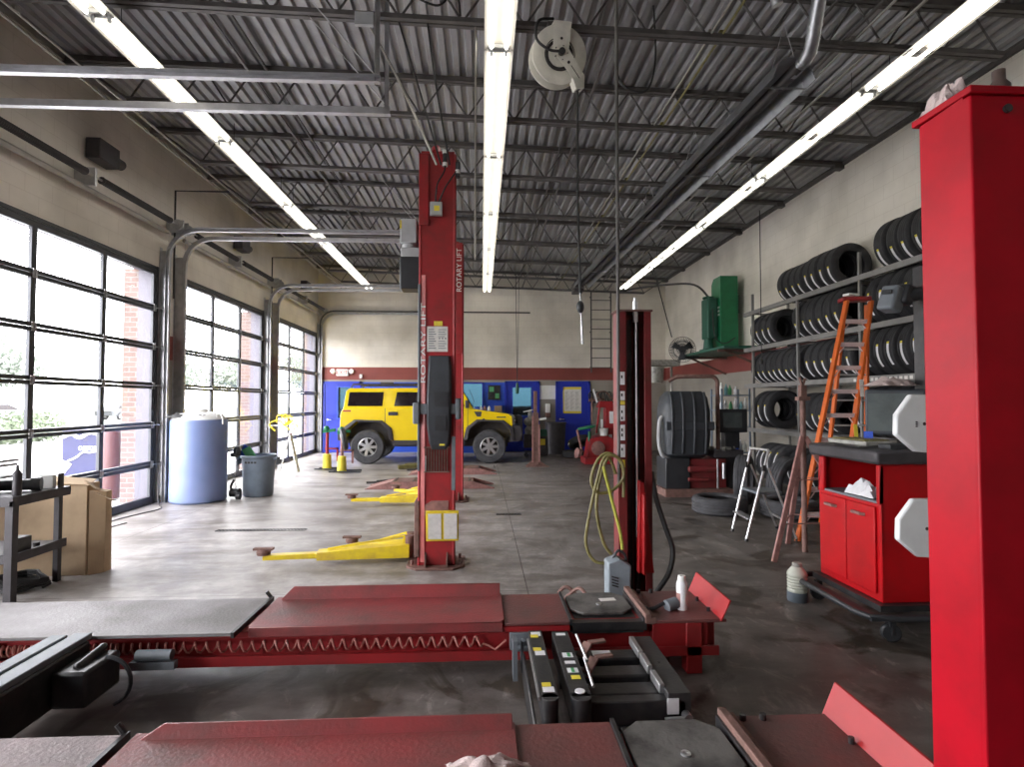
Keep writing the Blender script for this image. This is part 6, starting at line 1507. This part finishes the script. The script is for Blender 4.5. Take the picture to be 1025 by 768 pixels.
o = copy_tree(protos['A']); o.location = (2.55, 15.9, .10); o.rotation_euler = (PI/2, 0, 0); tag(o, 'tyre lying flat at the foot of the dark blue poster door', 'tyre', 'loose tyres on the floor')
o = copy_tree(protos['A']); o.location = (2.72, 15.95, .42); o.rotation_euler = (1.05, 0, .5); tag(o, 'tyre with white sticker leaning on the flat tyre by the poster door', 'tyre', 'loose tyres on the floor')
# red tyre changer
r = thing('tyre_changer', 'red tyre changing machine with green wheel cone and tilted arms', 'tyre changer', (2.95, 14.4, 0))
MB().box(2.55, 3.40, 14.1, 14.75, 0, .16).prism([(2.62, .16), (3.35, .16), (3.30, .62), (3.05, .72), (2.70, .62)], 'y', 14.15, 14.7).build('body', 'red', r, bevel=.012)
MB().cyl((2.70, 14.3, .55), (2.70, 14.3, .80), .04).lathe([(0, 0), (.22, 0), (.24, .02), (.22, .05), (0, .06)], (2.62, 14.2, .88), (-.2, 0, 1), 24).build('turntable', 'green', r)
MB().box(3.12, 3.34, 14.35, 14.6, .6, 1.42).prism([(2.92, 1.40), (3.34, 1.40), (3.30, 1.56), (3.0, 1.56)], 'y', 14.35, 14.6).bar((2.98, 14.4, 1.42), (2.90, 14.4, .75), .05, .05).build('column', 'red', r, bevel=.012)
MB().bar((2.90, 14.3, 1.52), (2.80, 14.3, 1.86), .04, .04).box(3.22, 3.32, 14.33, 14.35, 1.0, 1.3).box(3.0, 3.05, 14.33, 14.35, .65, 1.1).box(3.2, 3.28, 14.33, 14.35, .5, .72).build('scale_label', 'sticker', r)
MB().bar((3.1, 14.4, 1.6), (2.7, 14.35, 1.58), .06, .06).cyl((2.78, 14.35, 1.05), (2.78, 14.35, 1.66), .02).tube(spline([(3.0, 14.3, 1.6), (2.9, 14.25, 1.75), (3.1, 14.3, 1.8), (3.3, 14.35, 1.62), (3.5, 14.4, 1.6)], 6), .02, 7).build('tool_arm', 'rust', r)
MB().bar((3.4, 14.4, 1.3), (3.62, 14.4, .8), .05, .05).cyl((3.42, 14.3, .3), (3.42, 14.3, 1.2), .02).build('assist_arm', 'pail', r)
MB().bar((2.50, 14.2, .30), (2.35, 14.05, .85), .05, .04).lathe([(0, 0), (.12, 0), (.13, .08), (.05, .12), (0, .12)], (2.40, 14.0, .28), (-1, -.3, .2), 18).build('bead_breaker', 'rustpink', r)
MB().lathe([(0, 0), (.17, 0), (.18, .03), (.1, .05), (0, .05)], (2.86, 14.05, .40), (.2, -1, .1), 20).build('pedal_disc', 'rustpink', r)
tag(MB().lathe([(0, 0), (.09, 0), (.11, .17), (.115, .18), (.10, .18), (.085, .02), (0, .02)], (3.05, 14.22, .70), n=20).build('lube_bucket', 'white'), 'small white bucket on the red tyre changer', 'bucket')
tag(MB().box(3.50, 3.95, 14.5, 14.9, .0, .72).build('grey_bin_box', 'canblue', bevel=.03), 'blue-grey box standing behind the far rack post beside the tyre changer', 'box')
r = thing('tool_pegboard', 'black tools hung on the end wall above the tyre changer', 'tool rack', (3.6, 17.7, 1.6))
MB().box(3.3, 4.7, 17.74, 17.79, 1.50, 1.56).build('rail', 'tabledark', r)
for k in range(7): MB().tube(spline([(3.38+k*.19, 17.72, 1.55), (3.32+k*.19, 17.7, 1.75), (3.42+k*.19, 17.7, 1.85), (3.48+k*.19, 17.72, 1.62), (3.44+k*.19, 17.72, 1.35)], 5), .018, 6).build('tool', 'blackpl', r)
# clutter at the balancer foot / side wall
r = thing('engine_stand', 'dark engine stand with wheels standing against the side wall behind the balancer', 'stand', (4.3, 11.9, 0))
MB().box(3.9, 4.6, 11.5, 12.2, .12, .2).cyl((4.3, 11.9, .2), (4.3, 11.9, .75), .05).sphere((4.3, 11.8, .8), .24, (1.2, .9, .8)).box(4.0, 4.35, 11.55, 11.85, .5, .95).build('frame', 'blackpl', r)
for x in (3.95, 4.55): MB().cyl((x, 11.52, .06), (x, 11.56, .06), .06, n=12).build('caster', 'rubber', r)

# ------------------------------------------------------------------ light, sky, camera
w = bpy.data.worlds.new('sky'); scene.world = w; w.use_nodes = True
N, L = w.node_tree.nodes, w.node_tree.links
bg = N['Background']
tc = N.new('ShaderNodeTexCoord'); sp = N.new('ShaderNodeSeparateXYZ'); L.new(tc.outputs['Generated'], sp.inputs[0])
ra = N.new('ShaderNodeValToRGB'); ra.color_ramp.elements[0].position = .48; ra.color_ramp.elements[0].color = (.55, .57, .56, 1)
ra.color_ramp.elements[1].position = .52; ra.color_ramp.elements[1].color = (.98, .965, .985, 1)
mr = N.new('ShaderNodeMapRange'); mr.inputs['From Min'].default_value = -1; L.new(sp.outputs['Z'], mr.inputs['Value']); L.new(mr.outputs[0], ra.inputs[0])
L.new(ra.outputs[0], bg.inputs['Color']); bg.inputs['Strength'].default_value = 13.0
for i, (a, b) in enumerate(DOORS):
    ld = bpy.data.lights.new('door_portal', 'AREA'); ld.shape = 'RECTANGLE'; ld.size = DH; ld.size_y = b-a; ld.cycles.is_portal = True
    lo = bpy.data.objects.new('door_portal', ld); col.objects.link(lo); lo.location = (XL-.25, (a+b)/2, DH/2)
    lo.rotation_euler = (0, -PI/2, 0)
cam = bpy.data.cameras.new('camera'); co = bpy.data.objects.new('camera', cam); col.objects.link(co); scene.camera = co
cam.sensor_width = 36; cam.lens = 36*575/1025; cam.clip_start = .05; cam.clip_end = 400
psi = math.atan(30.5/575); th = math.atan(18/575)
co.location = (0, 0, 1.55); co.rotation_euler = (PI/2+th, 0, -psi)
scene.view_settings.view_transform = 'Standard'; scene.view_settings.look = 'None'; scene.view_settings.gamma = 1; scene.view_settings.exposure = .52
scene.view_settings.use_curve_mapping = False
scene.cycles.use_denoising = True; scene.cycles.max_bounces = 10; scene.cycles.diffuse_bounces = 5; scene.cycles.glossy_bounces = 4; scene.cycles.transparent_max_bounces = 12
scene.cycles.sample_clamp_indirect = 8; scene.cycles.caustics_reflective = False; scene.cycles.caustics_refractive = False
